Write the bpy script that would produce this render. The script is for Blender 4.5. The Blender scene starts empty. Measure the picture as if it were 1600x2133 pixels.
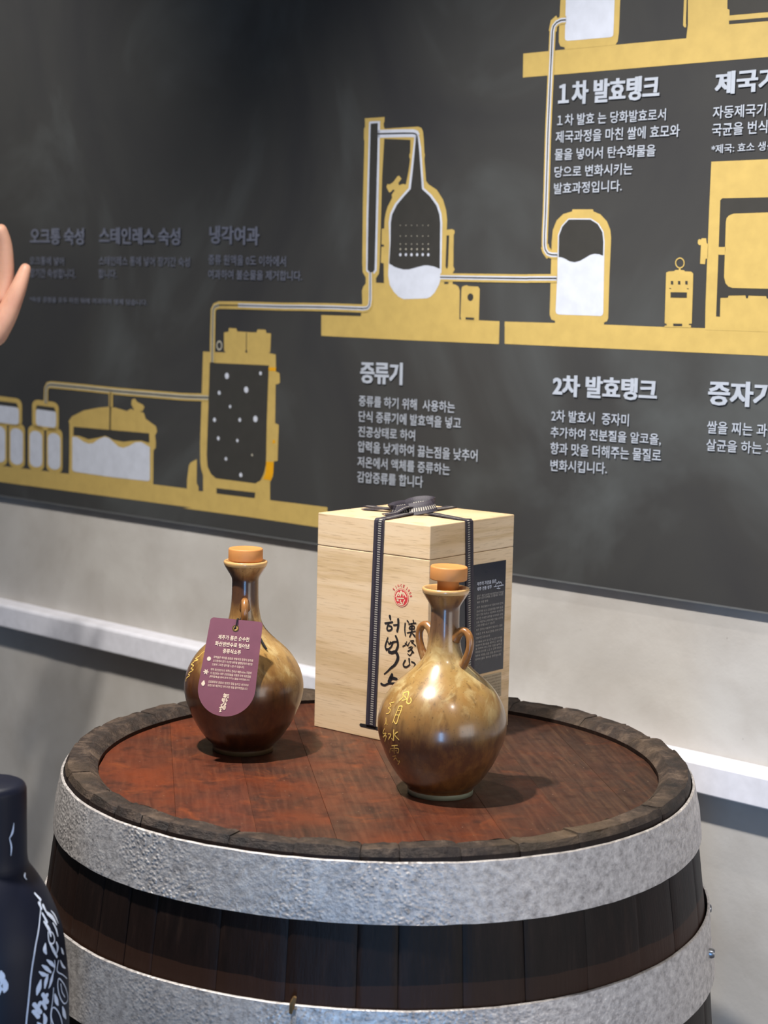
import bpy, bmesh, math, random
from mathutils import Vector, Matrix
random.seed(7)
scene = bpy.context.scene
COL = scene.collection
ZR = 0.90                      # height of the barrel rim above the floor
sin, cos, pi, rad = math.sin, math.cos, math.pi, math.radians

# ------------------------------------------------------------ camera
FPX, PITCH, ROLL, CAMH = 3595.95, 0.11745, 0.02314, 0.41691
cd = bpy.data.cameras.new('camera'); cam = bpy.data.objects.new('camera', cd); COL.objects.link(cam)
F_ = Vector((0, cos(PITCH), -sin(PITCH))); R_ = Vector((1, 0, 0)); U_ = R_.cross(F_)
R2 = R_*cos(ROLL) + U_*sin(ROLL); U2 = -R_*sin(ROLL) + U_*cos(ROLL)
M = Matrix((R2, U2, -F_)).transposed().to_4x4(); M.translation = Vector((0, 0, CAMH+ZR))
cam.matrix_world = M
cd.sensor_fit = 'VERTICAL'; cd.sensor_height = 36.0; cd.lens = FPX/2133*36.0
cd.clip_start = 0.05; cd.clip_end = 60
cd.dof.use_dof = True; cd.dof.focus_distance = 1.60; cd.dof.aperture_fstop = cd.lens/6.6
scene.camera = cam

# ------------------------------------------------------------ world, lamps, exposure
wd = bpy.data.worlds.new('room_ambient'); scene.world = wd; wd.use_nodes = True
bg = wd.node_tree.nodes['Background']; bg.inputs[0].default_value = (0.80, 0.88, 1.0, 1); bg.inputs[1].default_value = 0.10
scene.view_settings.view_transform = 'Standard'; scene.view_settings.look = 'None'
scene.view_settings.exposure = 0.0; scene.view_settings.gamma = 1.0
scene.view_settings.use_curve_mapping = False

def spot(name, loc, target, power, color, size=55, blend=.5, r=.018):
    l = bpy.data.lights.new(name, 'SPOT'); l.energy = power; l.color = color
    l.spot_size = rad(size); l.spot_blend = blend; l.shadow_soft_size = r
    o = bpy.data.objects.new(name, l); COL.objects.link(o)
    o.location = (loc[0], loc[1], loc[2]+ZR)
    d = Vector((target[0]-loc[0], target[1]-loc[1], target[2]-loc[2]))
    o.rotation_euler = d.to_track_quat('-Z', 'Y').to_euler(); return o
def area(name, loc, target, power, color, sx, sy):
    l = bpy.data.lights.new(name, 'AREA'); l.shape = 'RECTANGLE'; l.size = sx; l.size_y = sy
    l.energy = power; l.color = color
    o = bpy.data.objects.new(name, l); COL.objects.link(o)
    o.location = (loc[0], loc[1], loc[2]+ZR)
    d = Vector((target[0]-loc[0], target[1]-loc[1], target[2]-loc[2]))
    o.rotation_euler = d.to_track_quat('-Z', 'Y').to_euler(); return o
WARM = (1.0, .95, .87)
spot('track_spot', (-.45, 1.25, 1.40), (0.05, 1.68, .05), 148, WARM, 89, .8, .026)
spot('track_spot', (-.25, 1.75, 1.60), (-.05, 1.62, 0), 30, WARM, 60, .6)
spot('track_spot', (-1.30, 2.12, 1.40), (-1.05, 2.95, .45), 66, WARM, 96, .7)
spot('track_spot', (.52, .42, 1.40), (.95, 1.45, 0.6), 58, (1, .97, .93), 82, .7)
area('blue_screen_glow', (-.06, -.6, -.35), (.05, 1.4, -.1), 13, (.24, .54, 1.0), .22, .95)
area('right_front_fill', (1.9, -.5, .15), (.1, 1.6, 0), 18, (1.0, .96, .92), 1.3, 1.2)  # broad soft fill added low at the right front to brighten upright faces
area('overhead_fill', (-.2, .4, 1.9), (.1, 1.6, 0), 2, (.95, .97, 1.0), 1.2, 1.2)  # faint ambient fill added overhead

# ------------------------------------------------------------ flat print, brushwork and lettering: measured on the real surfaces
# board print in tenths of a millimetre (along the board, above the rim); brush strokes in hundredths of a millimetre
PRINTS={'printed_upper_tank':[('P','gold',0,[(-13261,7259),(-12638,7257),(-10955,7242),(-10941,7388),(-11001,8555),(-7426,8089),(-7349,6940),(-9908,6956),(-13256,6976)]),('P','gold',0,[(-12770,8786),(-12728,7836),(-12735,7551),(-12732,7350),(-12708,7301),(-12644,7282),(-12638,7253),(-11916,7248),(-11884,7288),(-11872,7380),(-11871,7750),(-11891,8671)]),('P','white',1,[(-12652,8583),(-12648,7828),(-12643,7387),(-12633,7365),(-12603,7353),(-11983,7343),(-11956,7352),(-11947,7372),(-11947,7758),(-11963,8497)]),('P','dark',1,[(-10468,8136),(-10439,7512),(-10412,7502),(-10408,7440),(-7378,7377),(-7405,7774)]),('P','dark',1,[(-10412,7384),(-7375,7320),(-7372,7288),(-10410,7345)]),('P','gold',1,[(-11026,8202),(-11005,7664),(-11002,7385),(-10983,7363),(-10961,7361),(-10962,7659),(-10980,8197)]),('S','dark',2,7,[(-10967,8017),(-10964,7659),(-10961,7399)])],'printed_transfer_pipe':[('S','gold',3,92,[(-12633,7597),(-12701,7599),(-12768,7579),(-12811,7539),(-12825,7483),(-12832,6965),(-12841,6309),(-12837,5627),(-12836,5371),(-12840,5111),(-12837,4973),(-12822,4914),(-12785,4870),(-12725,4854),(-12641,4852)]),('S','white',4,52,[(-12633,7597),(-12701,7599),(-12768,7579),(-12811,7539),(-12825,7483),(-12832,6965),(-12841,6309),(-12837,5627),(-12836,5371),(-12840,5111),(-12837,4973),(-12822,4914),(-12785,4870),(-12725,4854),(-12641,4852)]),('S','dark',5,17,[(-12633,7597),(-12701,7599),(-12768,7579),(-12811,7539),(-12825,7483),(-12832,6965),(-12841,6309),(-12837,5627),(-12836,5371),(-12840,5111),(-12837,4973),(-12822,4914),(-12785,4870),(-12725,4854),(-12641,4852)]),('S','gold',2,120,[(-12750,7610),(-12810,7577),(-12825,7483)]),('S','gold',2,120,[(-12836,4963),(-12816,4910),(-12754,4845)]),('S','gold',3,102,[(-14483,4578),(-13841,4573),(-13080,4568),(-13069,4571),(-12638,4573)]),('S','white',4,50,[(-14483,4578),(-13841,4573),(-13080,4568),(-13069,4571),(-12638,4573)]),('S','dark',5,17,[(-14483,4578),(-13841,4573),(-13080,4568),(-13069,4571),(-12638,4573)]),('S','gold',3,108,[(-15703,4635),(-15693,4288),(-15703,4207),(-15742,4168),(-15817,4159),(-16354,4165),(-16881,4164),(-17343,4159),(-18262,4163),(-18667,4160),(-18758,4136),(-18791,4087),(-18798,3780),(-18800,3488),(-18800,3334)]),('S','white',4,50,[(-15703,4635),(-15693,4288),(-15703,4207),(-15742,4168),(-15817,4159),(-16354,4165),(-16881,4164),(-17343,4159),(-18262,4163)]),('S','dim',4,46,[(-18667,4160),(-18758,4136),(-18791,4087),(-18798,3780),(-18800,3488),(-18800,3334)]),('S','dark',5,16,[(-15703,4635),(-15693,4288),(-15703,4207),(-15742,4168),(-15817,4159),(-16354,4165),(-16881,4164),(-17343,4159),(-18262,4163),(-18667,4160),(-18758,4136),(-18791,4087),(-18798,3780),(-18800,3488),(-18800,3334)]),('S','gold',3,110,[(-18872,2820),(-19460,2803),(-20916,2808),(-21808,2824),(-22646,2832),(-22735,2818),(-22780,2758),(-22789,2526)]),('S','dim',4,60,[(-18872,2820),(-19460,2803),(-20916,2808),(-21808,2824),(-22646,2832),(-22735,2818),(-22780,2758),(-22789,2526)]),('S','dark',5,20,[(-18872,2820),(-19460,2803),(-20916,2808),(-21808,2824),(-22646,2832),(-22735,2818),(-22780,2758),(-22789,2526)])],'printed_fermentation_tank':[('P','gold',0,[(-12446,5387),(-12146,5381),(-12138,5356),(-12037,5321),(-11939,5237),(-11887,5137),(-11871,5042),(-11875,4622),(-11870,4113),(-11885,4078),(-11927,4063),(-11926,4038),(-11079,4030),(-10542,4030),(-9745,4026),(-6825,4033),(-6804,3734),(-9730,3748),(-11235,3757),(-13409,3766),(-13420,4040),(-12645,4041),(-12646,4067),(-12701,4081),(-12729,4134),(-12734,4618),(-12736,5011),(-12725,5149),(-12673,5261),(-12578,5335),(-12450,5362)]),('P','white',1,[(-12498,5281),(-12170,5276),(-12056,5216),(-11980,5120),(-11961,5005),(-11953,4621),(-11942,4175),(-11952,4150),(-11975,4137),(-12595,4143),(-12628,4154),(-12641,4182),(-12633,4619),(-12646,5085),(-12596,5196)]),('P','dark',2,[(-12492,5268),(-12174,5262),(-12067,5207),(-11997,5116),(-11978,5005),(-11975,4840),(-12027,4858),(-12099,4864),(-12158,4852),(-12228,4818),(-12306,4781),(-12383,4766),(-12456,4775),(-12531,4809),(-12593,4826),(-12622,4825),(-12628,5081),(-12581,5188)])],'printed_steamer':[('P','gold',1,[(-10557,5870),(-9848,5868),(-6949,5862),(-6823,4001),(-10541,4011),(-10549,4260),(-10554,4755),(-10557,5356)]),('P','dark',2,[(-10393,5465),(-6920,5437),(-6844,4321),(-9775,4371),(-9786,4398),(-10006,4400),(-10013,4371),(-10034,4371),(-10044,4402),(-10257,4397),(-10266,4374),(-10361,4371),(-10356,4162),(-10405,4165),(-10412,4931),(-10418,5444)]),('P','gold',3,[(-10333,5207),(-10325,5247),(-10297,5275),(-10237,5294),(-9816,5298),(-6909,5278),(-6853,4449),(-9770,4476),(-10209,4481),(-10264,4497),(-10302,4533),(-10324,4600)]),('P','gold',3,[(-10418,4931),(-10321,4931),(-10325,4844),(-10418,4846)]),('P','gold',1,[(-10547,4959),(-10569,4974),(-10581,5029),(-10637,5030),(-10645,5015),(-10671,5021),(-10687,5006),(-10685,4971),(-10667,4953),(-10644,4956),(-10644,4746),(-10579,4742),(-10575,4801),(-10546,4804)])],'printed_gas_cylinder':[('P','gold',2,[(-11088,4647),(-11055,4660),(-10980,4664),(-10967,4677),(-10921,4677),(-10922,4703),(-10896,4703),(-10895,4677),(-10849,4674),(-10839,4661),(-10756,4659),(-10727,4637),(-10723,4442),(-10718,4077),(-10757,4073),(-10756,4060),(-10727,4057),(-10726,4031),(-11079,4030),(-11080,4045),(-11051,4049),(-11052,4066),(-11081,4073)]),('S','gold',2,14,[(-10853,4755),(-10856,4734),(-10867,4716),(-10885,4704),(-10907,4700),(-10929,4704),(-10948,4716),(-10961,4734),(-10967,4755),(-10964,4776),(-10952,4794),(-10934,4806),(-10912,4811),(-10890,4806),(-10871,4794),(-10858,4776),(-10853,4755)]),('P','dark',3,[(-11019,4554),(-10988,4553),(-10986,4512),(-11017,4513)]),('P','dark',3,[(-10924,4555),(-10893,4553),(-10891,4512),(-10922,4514)]),('P','dark',3,[(-10827,4555),(-10796,4554),(-10794,4513),(-10825,4515)]),('P','dark',3,[(-11017,4426),(-10799,4426),(-10796,4365),(-11014,4364)]),('P','dark',3,[(-10963,4072),(-10844,4073),(-10843,4045),(-10962,4044)]),('P','dark',3,[(-11037,4474),(-11012,4472),(-11012,4463),(-11036,4465)]),('P','dark',3,[(-10801,4472),(-10777,4471),(-10777,4461),(-10801,4463)])],'printed_still':[('P','gold',0,[(-15870,6638),(-15516,6636),(-15519,6570),(-15531,6561),(-15527,6517),(-15509,6485),(-15178,6485),(-14929,6482),(-14874,6462),(-14845,6421),(-14830,6325),(-14812,6152),(-14800,6125),(-14810,6074),(-14772,5795),(-14728,5750),(-14586,5677),(-14478,5553),(-14420,5414),(-14400,5293),(-14402,5172),(-14315,5180),(-14274,5166),(-14268,5136),(-14285,5107),(-14276,4714),(-14252,4679),(-14273,4645),(-14284,4628),(-14279,4493),(-14226,4484),(-14180,4460),(-14160,4412),(-14153,4051),(-13501,4042),(-13500,3760),(-15089,3765),(-16597,3777),(-16605,4060),(-15864,4058),(-15844,4232),(-15854,4395),(-15830,4450),(-15789,4487),(-15791,4568),(-15849,4640),(-15860,4758),(-15871,5552),(-15867,6348),(-15877,6367),(-15881,6509),(-15862,6526),(-15864,6588)]),('P','dark',1,[(-15512,6358),(-15054,6322),(-15053,6153),(-15067,6142),(-15065,6096),(-15051,6083),(-15076,5918),(-15116,5757),(-15155,5769),(-15195,5765),(-15231,5752),(-15246,5784),(-15193,5835),(-15235,5877),(-15266,5869),(-15336,5799),(-15396,5771),(-15440,5776),(-15454,5737),(-15402,5665),(-15364,5678),(-15341,5702),(-15306,5694),(-15358,5637),(-15349,5596),(-15424,5488),(-15458,5400),(-15474,5311),(-15476,5204),(-15520,5202),(-15519,5000),(-15474,4994),(-15473,4969),(-15518,4969),(-15524,4761),(-15472,4752),(-15459,4498),(-15602,4502),(-15604,4560),(-15551,4623),(-15543,4740),(-15534,5899)]),('P','dark',1,[(-14400,5103),(-14358,5103),(-14363,4714),(-14380,4679),(-14404,4714)]),('P','dark',1,[(-14418,4518),(-14349,4518),(-14348,4494),(-14417,4493)]),('P','dark',1,[(-15860,4100),(-15886,4107),(-16094,4107),(-16606,4109),(-16605,4060),(-15864,4058)]),('P','white',1,[(-15789,6584),(-15765,6594),(-15592,6588),(-15590,6256),(-15595,4659),(-15650,4610),(-15730,4614),(-15786,4659),(-15798,5371)]),('S','white',1,100,[(-15632,6426),(-15176,6412),(-15009,6403),(-14961,6390),(-14939,6356)]),('P','white',1,[(-14986,6359),(-14945,6395),(-14904,6355),(-14869,6223),(-14804,5707),(-14672,5619),(-14550,5493),(-14495,5376),(-14477,5260),(-14469,4583),(-14509,4479),(-14576,4382),(-14644,4328),(-14707,4307),(-15106,4292),(-15192,4322),(-15279,4383),(-15355,4472),(-15388,4597),(-15377,5007),(-15400,5275),(-15379,5393),(-15296,5519),(-15167,5632),(-15067,5712),(-15027,6021)]),('P','dark',2,[(-15759,6563),(-15631,6565),(-15626,6257),(-15630,4668),(-15671,4628),(-15705,4630),(-15757,4668),(-15765,5370)]),('P','dark',2,[(-14960,6357),(-14944,6369),(-14929,6351),(-14904,6225),(-14834,5694),(-14700,5602),(-14584,5483),(-14529,5370),(-14511,5260),(-14498,4684),(-14599,4714),(-14693,4728),(-14763,4728),(-14928,4696),(-15023,4676),(-15119,4674),(-15265,4704),(-15374,4752),(-15357,5007),(-15361,5274),(-15342,5380),(-15262,5504),(-15135,5614),(-15028,5700),(-14989,6020)]),('S','dark',3,17,[(-15632,6426),(-15176,6412),(-15009,6403),(-14961,6390),(-14939,6356)]),('C','white',3,20,(-15178,4864)),('C','white',3,20,(-15081,4864)),('C','white',3,20,(-14984,4863)),('C','white',3,20,(-14887,4863)),('C','white',3,20,(-14792,4863)),('C','white',3,20,(-14696,4862)),('C','dim',3,12,(-15180,4935)),('C','dim',3,12,(-15083,4934)),('C','dim',3,12,(-14986,4934)),('C','dim',3,12,(-14890,4933)),('C','dim',3,12,(-14794,4933)),('C','dim',3,12,(-14699,4932)),('C','dim',3,8,(-15183,5001)),('C','dim',3,8,(-15085,5000)),('C','dim',3,8,(-14988,4999)),('C','dim',3,8,(-14892,4998)),('C','dim',3,8,(-14796,4998)),('C','dim',3,8,(-14701,4997)),('C','dim',3,7,(-15186,5103)),('C','dim',3,7,(-15089,5102)),('C','dim',3,7,(-14992,5101)),('C','dim',3,7,(-14895,5100)),('C','dim',3,7,(-14800,5099)),('C','dim',3,7,(-14705,5098)),('C','dim',3,6,(-15190,5241)),('C','dim',3,6,(-15093,5240)),('C','dim',3,6,(-14996,5238)),('C','dim',3,6,(-14900,5237)),('C','dim',3,6,(-14804,5235)),('C','dim',3,6,(-14709,5234))],'printed_control_box':[('P','gold',1,[(-14129,4433),(-14121,4461),(-14085,4473),(-14044,4482),(-14017,4469),(-13860,4465),(-13832,4436),(-13832,4035),(-14114,4039),(-14134,4084)]),('C','dark',2,48,(-13978,4332)),('P','dark',2,[(-14048,4081),(-13908,4077),(-13907,4049),(-14046,4051)])],'printed_maturing_tank':[('P','gold',0,[(-19008,3484),(-18849,3483),(-18727,3484),(-18522,3485),(-18554,3512),(-18563,3770),(-18468,3784),(-18457,3837),(-18303,3837),(-18278,3793),(-18102,3790),(-17881,3788),(-17859,3833),(-17698,3832),(-17674,3785),(-17587,3783),(-17595,3529),(-17622,3509),(-17481,3493),(-17476,3259),(-17400,3235),(-17391,3105),(-17435,3083),(-17476,3078),(-17475,2534),(-17400,2515),(-17408,2262),(-17411,2008),(-17486,1995),(-17504,1778),(-17559,1694),(-17554,1439),(-16418,1447),(-16410,1148),(-16595,1152),(-17967,1157),(-19436,1147),(-19220,1174),(-21497,1160),(-24064,1146),(-27771,1127),(-27765,1422),(-24063,1418),(-22188,1434),(-22174,1796),(-22175,2236),(-22197,2272),(-22113,2354),(-21807,2466),(-21445,2530),(-21207,2556),(-21031,2556),(-20740,2517),(-20654,2559),(-20568,2540),(-20640,2624),(-20626,2698),(-20555,2720),(-20498,2668),(-20369,2638),(-20327,2604),(-20368,2542),(-20439,2531),(-20340,2513),(-20297,2425),(-20057,2330),(-20028,2251),(-20075,2185),(-20054,2095),(-20053,2005),(-20109,1961),(-20111,1446),(-19359,1447),(-19339,1442),(-19329,1611),(-19294,1797),(-19256,1842),(-19120,1902),(-19119,1545),(-19076,1498),(-19075,1435),(-18975,1437),(-18979,1673),(-19023,1769),(-19044,1867),(-19053,2131),(-19029,2792)]),('P','dark',1,[(-18859,3327),(-17618,3336),(-17642,2548),(-17645,1942),(-17688,1803),(-17756,1701),(-17860,1652),(-18696,1655),(-18807,1712),(-18882,1813),(-18902,1977),(-18874,2800)]),('P','dark',1,[(-18681,1513),(-17857,1520),(-17867,1439),(-18680,1434)]),('S','dark',1,14,[(-18088,3782),(-18085,3528)]),('C','dark',1,20,(-18085,3515)),('P','orange',1,[(-17629,3307),(-17470,3314),(-17476,3263),(-17628,3263)]),('P','orange',1,[(-17639,1983),(-17488,1986),(-17494,1827),(-17537,1720),(-17698,1727),(-17654,1814)]),('C','orange',1,27,(-17492,2272)),('C','white',2,44,(-18485,3152)),('C','white',2,27,(-17783,3219)),('C','white',2,45,(-18074,2973)),('C','white',2,31,(-18644,2902)),('C','white',2,24,(-18408,2715)),('C','white',2,31,(-18740,2505)),('C','white',2,29,(-18200,2536)),('C','white',2,45,(-17874,2569)),('C','white',2,29,(-18652,2241)),('C','white',2,24,(-18246,2236)),('C','dim',2,17,(-17933,2052)),('C','white',2,26,(-18483,1956)),('C','white',2,32,(-18163,1748)),('S','dim',1,22,[(-18603,3583),(-18610,3553),(-18629,3530),(-18655,3520),(-18682,3528),(-18702,3550),(-18710,3580),(-18703,3611),(-18684,3634),(-18658,3643),(-18631,3636),(-18611,3614),(-18603,3583)])],'printed_storage_tank':[('P','dark',1,[(-22066,2195),(-21205,2202),(-20210,2212),(-20203,2067),(-20392,2090),(-20621,2071),(-20823,2042),(-21057,2054),(-21264,2105),(-21442,2065),(-21683,2021),(-21928,2061),(-22075,2055)]),('P','white',2,[(-22097,2027),(-21989,2038),(-21805,1975),(-21683,1951),(-21562,1969),(-21442,2033),(-21293,2085),(-21175,2078),(-21056,2017),(-20939,1960),(-20822,1946),(-20678,1988),(-20534,2053),(-20392,2067),(-20188,2004),(-20182,1513),(-20208,1490),(-20258,1484),(-21141,1473),(-21987,1481),(-22074,1490),(-22098,1518)]),('S','gold',4,100,[(-21127,2792),(-21125,2560)]),('S','dark',5,26,[(-21132,2782),(-21142,2467),(-21146,2197)])],'printed_oak_cask_rack':[('P','gold',1,[(-22608,2559),(-22548,2550),(-22496,2528),(-22462,2496),(-22450,2459),(-22450,2181),(-22462,2144),(-22496,2114),(-22547,2094),(-22608,2087),(-22998,2093),(-23060,2101),(-23113,2123),(-23148,2155),(-23160,2193),(-23160,2476),(-23148,2513),(-23112,2543),(-23060,2563),(-22998,2569)]),('P','white',2,[(-22608,2420),(-22574,2416),(-22545,2403),(-22526,2385),(-22519,2365),(-22519,2197),(-22526,2177),(-22545,2160),(-22574,2149),(-22608,2145),(-22966,2151),(-23001,2155),(-23030,2168),(-23050,2186),(-23057,2207),(-23056,2376),(-23049,2397),(-23030,2414),(-23000,2425),(-22966,2428)]),('P','dark',2,[(-23030,2482),(-22567,2471),(-22535,2407),(-23063,2419)]),('P','gold',1,[(-22998,2151),(-22937,2143),(-22884,2121),(-22850,2089),(-22837,2052),(-22837,1517),(-22850,1479),(-22885,1448),(-22937,1426),(-22999,1419),(-23109,1419),(-23172,1426),(-23225,1447),(-23260,1479),(-23273,1517),(-23272,2057),(-23259,2095),(-23224,2126),(-23171,2146),(-23109,2153)]),('P','white',2,[(-23044,2064),(-22984,2056),(-22934,2035),(-22901,2004),(-22889,1969),(-22889,1567),(-22901,1532),(-22934,1501),(-22985,1481),(-23044,1474),(-23070,1474),(-23130,1481),(-23181,1501),(-23215,1532),(-23227,1568),(-23226,1972),(-23214,2008),(-23180,2038),(-23129,2058),(-23070,2064)]),('P','gold',1,[(-22513,2143),(-22453,2135),(-22402,2114),(-22367,2082),(-22355,2045),(-22354,1516),(-22366,1480),(-22400,1448),(-22451,1427),(-22512,1420),(-22620,1420),(-22681,1427),(-22733,1448),(-22767,1479),(-22780,1517),(-22780,2051),(-22768,2088),(-22733,2119),(-22681,2139),(-22620,2145)]),('P','white',2,[(-22557,2057),(-22499,2050),(-22450,2029),(-22417,1999),(-22406,1963),(-22405,1567),(-22416,1531),(-22449,1501),(-22498,1481),(-22556,1474),(-22582,1474),(-22640,1481),(-22690,1501),(-22723,1531),(-22735,1567),(-22735,1967),(-22723,2002),(-22690,2032),(-22641,2052),(-22582,2058)]),('P','gold',1,[(-23525,2159),(-23462,2151),(-23408,2129),(-23373,2096),(-23360,2058),(-23362,1517),(-23374,1479),(-23410,1447),(-23464,1425),(-23527,1418),(-23641,1418),(-23705,1425),(-23759,1447),(-23795,1479),(-23808,1517),(-23806,2064),(-23793,2102),(-23756,2134),(-23702,2154),(-23638,2161)]),('P','white',2,[(-23572,2071),(-23511,2063),(-23460,2042),(-23425,2011),(-23413,1975),(-23414,1568),(-23426,1532),(-23461,1501),(-23513,1481),(-23574,1473),(-23600,1473),(-23662,1480),(-23714,1501),(-23749,1532),(-23761,1569),(-23759,1978),(-23747,2015),(-23712,2045),(-23660,2065),(-23598,2072)]),('P','gold',1,[(-24018,2167),(-23953,2158),(-23898,2136),(-23862,2103),(-23849,2065),(-23852,1517),(-23865,1479),(-23902,1446),(-23957,1425),(-24022,1417),(-24138,1417),(-24203,1424),(-24259,1446),(-24296,1479),(-24309,1517),(-24305,2071),(-24292,2109),(-24255,2141),(-24199,2162),(-24133,2169)]),('P','white',2,[(-24066,2078),(-24004,2070),(-23951,2048),(-23916,2017),(-23904,1980),(-23906,1569),(-23918,1532),(-23954,1501),(-24007,1480),(-24069,1473),(-24096,1473),(-24159,1480),(-24212,1501),(-24248,1533),(-24260,1570),(-24258,1984),(-24245,2021),(-24209,2052),(-24156,2072),(-24093,2078)]),('P','gold',1,[(-24540,2175),(-24473,2166),(-24417,2144),(-24380,2110),(-24367,2072),(-24371,1517),(-24384,1479),(-24422,1446),(-24478,1424),(-24545,1416),(-24664,1416),(-24731,1423),(-24788,1445),(-24826,1478),(-24839,1517),(-24834,2078),(-24821,2117),(-24782,2149),(-24725,2170),(-24658,2177)]),('P','white',2,[(-24589,2085),(-24525,2077),(-24471,2055),(-24435,2023),(-24423,1986),(-24426,1570),(-24439,1533),(-24475,1501),(-24529,1480),(-24594,1473),(-24622,1473),(-24686,1480),(-24740,1501),(-24777,1533),(-24789,1570),(-24786,1990),(-24773,2027),(-24736,2058),(-24681,2079),(-24617,2085)]),('P','gold',1,[(-23603,2565),(-23540,2556),(-23486,2533),(-23451,2500),(-23438,2462),(-23439,2197),(-23452,2160),(-23488,2128),(-23541,2108),(-23605,2101),(-24093,2108),(-24158,2117),(-24213,2139),(-24250,2172),(-24263,2211),(-24262,2481),(-24248,2519),(-24211,2551),(-24156,2571),(-24090,2577)]),('P','white',2,[(-23614,2417),(-23578,2412),(-23548,2400),(-23528,2381),(-23521,2360),(-23522,2185),(-23529,2164),(-23549,2146),(-23579,2135),(-23615,2131),(-24093,2138),(-24129,2143),(-24160,2156),(-24181,2174),(-24188,2196),(-24187,2374),(-24180,2395),(-24159,2413),(-24128,2424),(-24091,2427)]),('P','dark',2,[(-24142,2498),(-23587,2486),(-23538,2416),(-24176,2429)])]}
TEXTS=[('１차 발효탱크', -1.2707, 0.661, -1.1267, 0.6597, 0.0271, 1), ('１차 발효 는 당화발효로서', -1.2704, 0.6369, -1.1173, 0.6353, 0.0135, 0), ('제국과정을 마친 쌀에 효모와', -1.272, 0.6171, -1.0981, 0.616, 0.0141, 0), ('물을 넣어서 탄수화물을', -1.2724, 0.5968, -1.1293, 0.5958, 0.0136, 0), ('당으로 변화시키는', -1.272, 0.5764, -1.16, 0.5765, 0.0132, 0), ('발효과정입니다.', -1.2719, 0.5569, -1.1738, 0.5577, 0.0133, 0), ('제국기', -1.0554, 0.6591, -0.9752, 0.6597, 0.0247, 1), ('자동제국기를 사용하여', -1.0557, 0.6334, -0.9165, 0.6325, 0.0138, 0), ('국균을 번식시킵니다', -1.0558, 0.6143, -0.9309, 0.6148, 0.0141, 0), ('*제국: 효소 생산 과정', -1.0555, 0.5956, -0.9514, 0.5964, 0.0097, 0), ('2차 발효탱크', -1.264, 0.3163, -1.1131, 0.3174, 0.0259, 1), ('2차 발효시  증자미', -1.2641, 0.2853, -1.1512, 0.2864, 0.0144, 0), ('추가하여 전분질을 알코올,', -1.2644, 0.2652, -1.1057, 0.2668, 0.014, 0), ('향과 맛을 더해주는 물질로', -1.2639, 0.2456, -1.1047, 0.2483, 0.0147, 0), ('변화시킵니다.', -1.263, 0.2251, -1.1795, 0.2279, 0.0141, 0), ('증자기', -1.0461, 0.3172, -0.9617, 0.3182, 0.0278, 1), ('쌀을 찌는 과정으로', -1.045, 0.2853, -0.9278, 0.2871, 0.0143, 0), ('살균을 하는 과정입니다', -1.045, 0.2655, -0.9021, 0.2684, 0.0136, 0), ('증류기', -1.5845, 0.317, -1.5074, 0.3177, 0.0293, 1), ('증류를 하기 위해  사용하는', -1.5854, 0.2863, -1.4173, 0.2865, 0.0146, 0), ('단식 증류기에 발효액을 넣고', -1.585, 0.2655, -1.4066, 0.2669, 0.0149, 0), ('진공상태로 하여', -1.5853, 0.2453, -1.4837, 0.2463, 0.0145, 0), ('압력을 낮게하여 끓는점을 낮추어', -1.5854, 0.2248, -1.3779, 0.2274, 0.0153, 0), ('저온에서 액체를 증류하는', -1.5854, 0.2043, -1.4228, 0.2066, 0.0149, 0), ('감압증류를 합니다', -1.5854, 0.1839, -1.4681, 0.1865, 0.0154, 0), ('오크통 숙성', -2.3204, 0.5056, -2.1786, 0.5036, 0.0263, 1), ('스테인레스 숙성', -2.1427, 0.5052, -1.951, 0.5013, 0.0254, 1), ('냉각여과', -1.889, 0.5032, -1.7824, 0.5001, 0.0261, 1), ('오크통에 넣어', -2.3205, 0.4735, -2.2303, 0.4722, 0.013, 0), ('장기간 숙성합니다.', -2.3205, 0.453, -2.2005, 0.452, 0.0147, 0), ('스테인레스 통에 넣어 장기간 숙성', -2.1425, 0.4726, -1.9301, 0.4703, 0.014, 0), ('합니다.', -2.1434, 0.4529, -2.0985, 0.4525, 0.014, 0), ('증류 원액을 0도 이하에서', -1.8898, 0.4735, -1.7297, 0.4707, 0.0146, 0), ('여과하여 불순물을 제거합니다.', -1.8899, 0.4531, -1.6972, 0.4514, 0.0137, 0), ('*숙성 공정을 모두 마친 뒤에 여과하여 병에 담습니다.', -2.3206, 0.4138, -2.0256, 0.4129, 0.0088, 0)]
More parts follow.
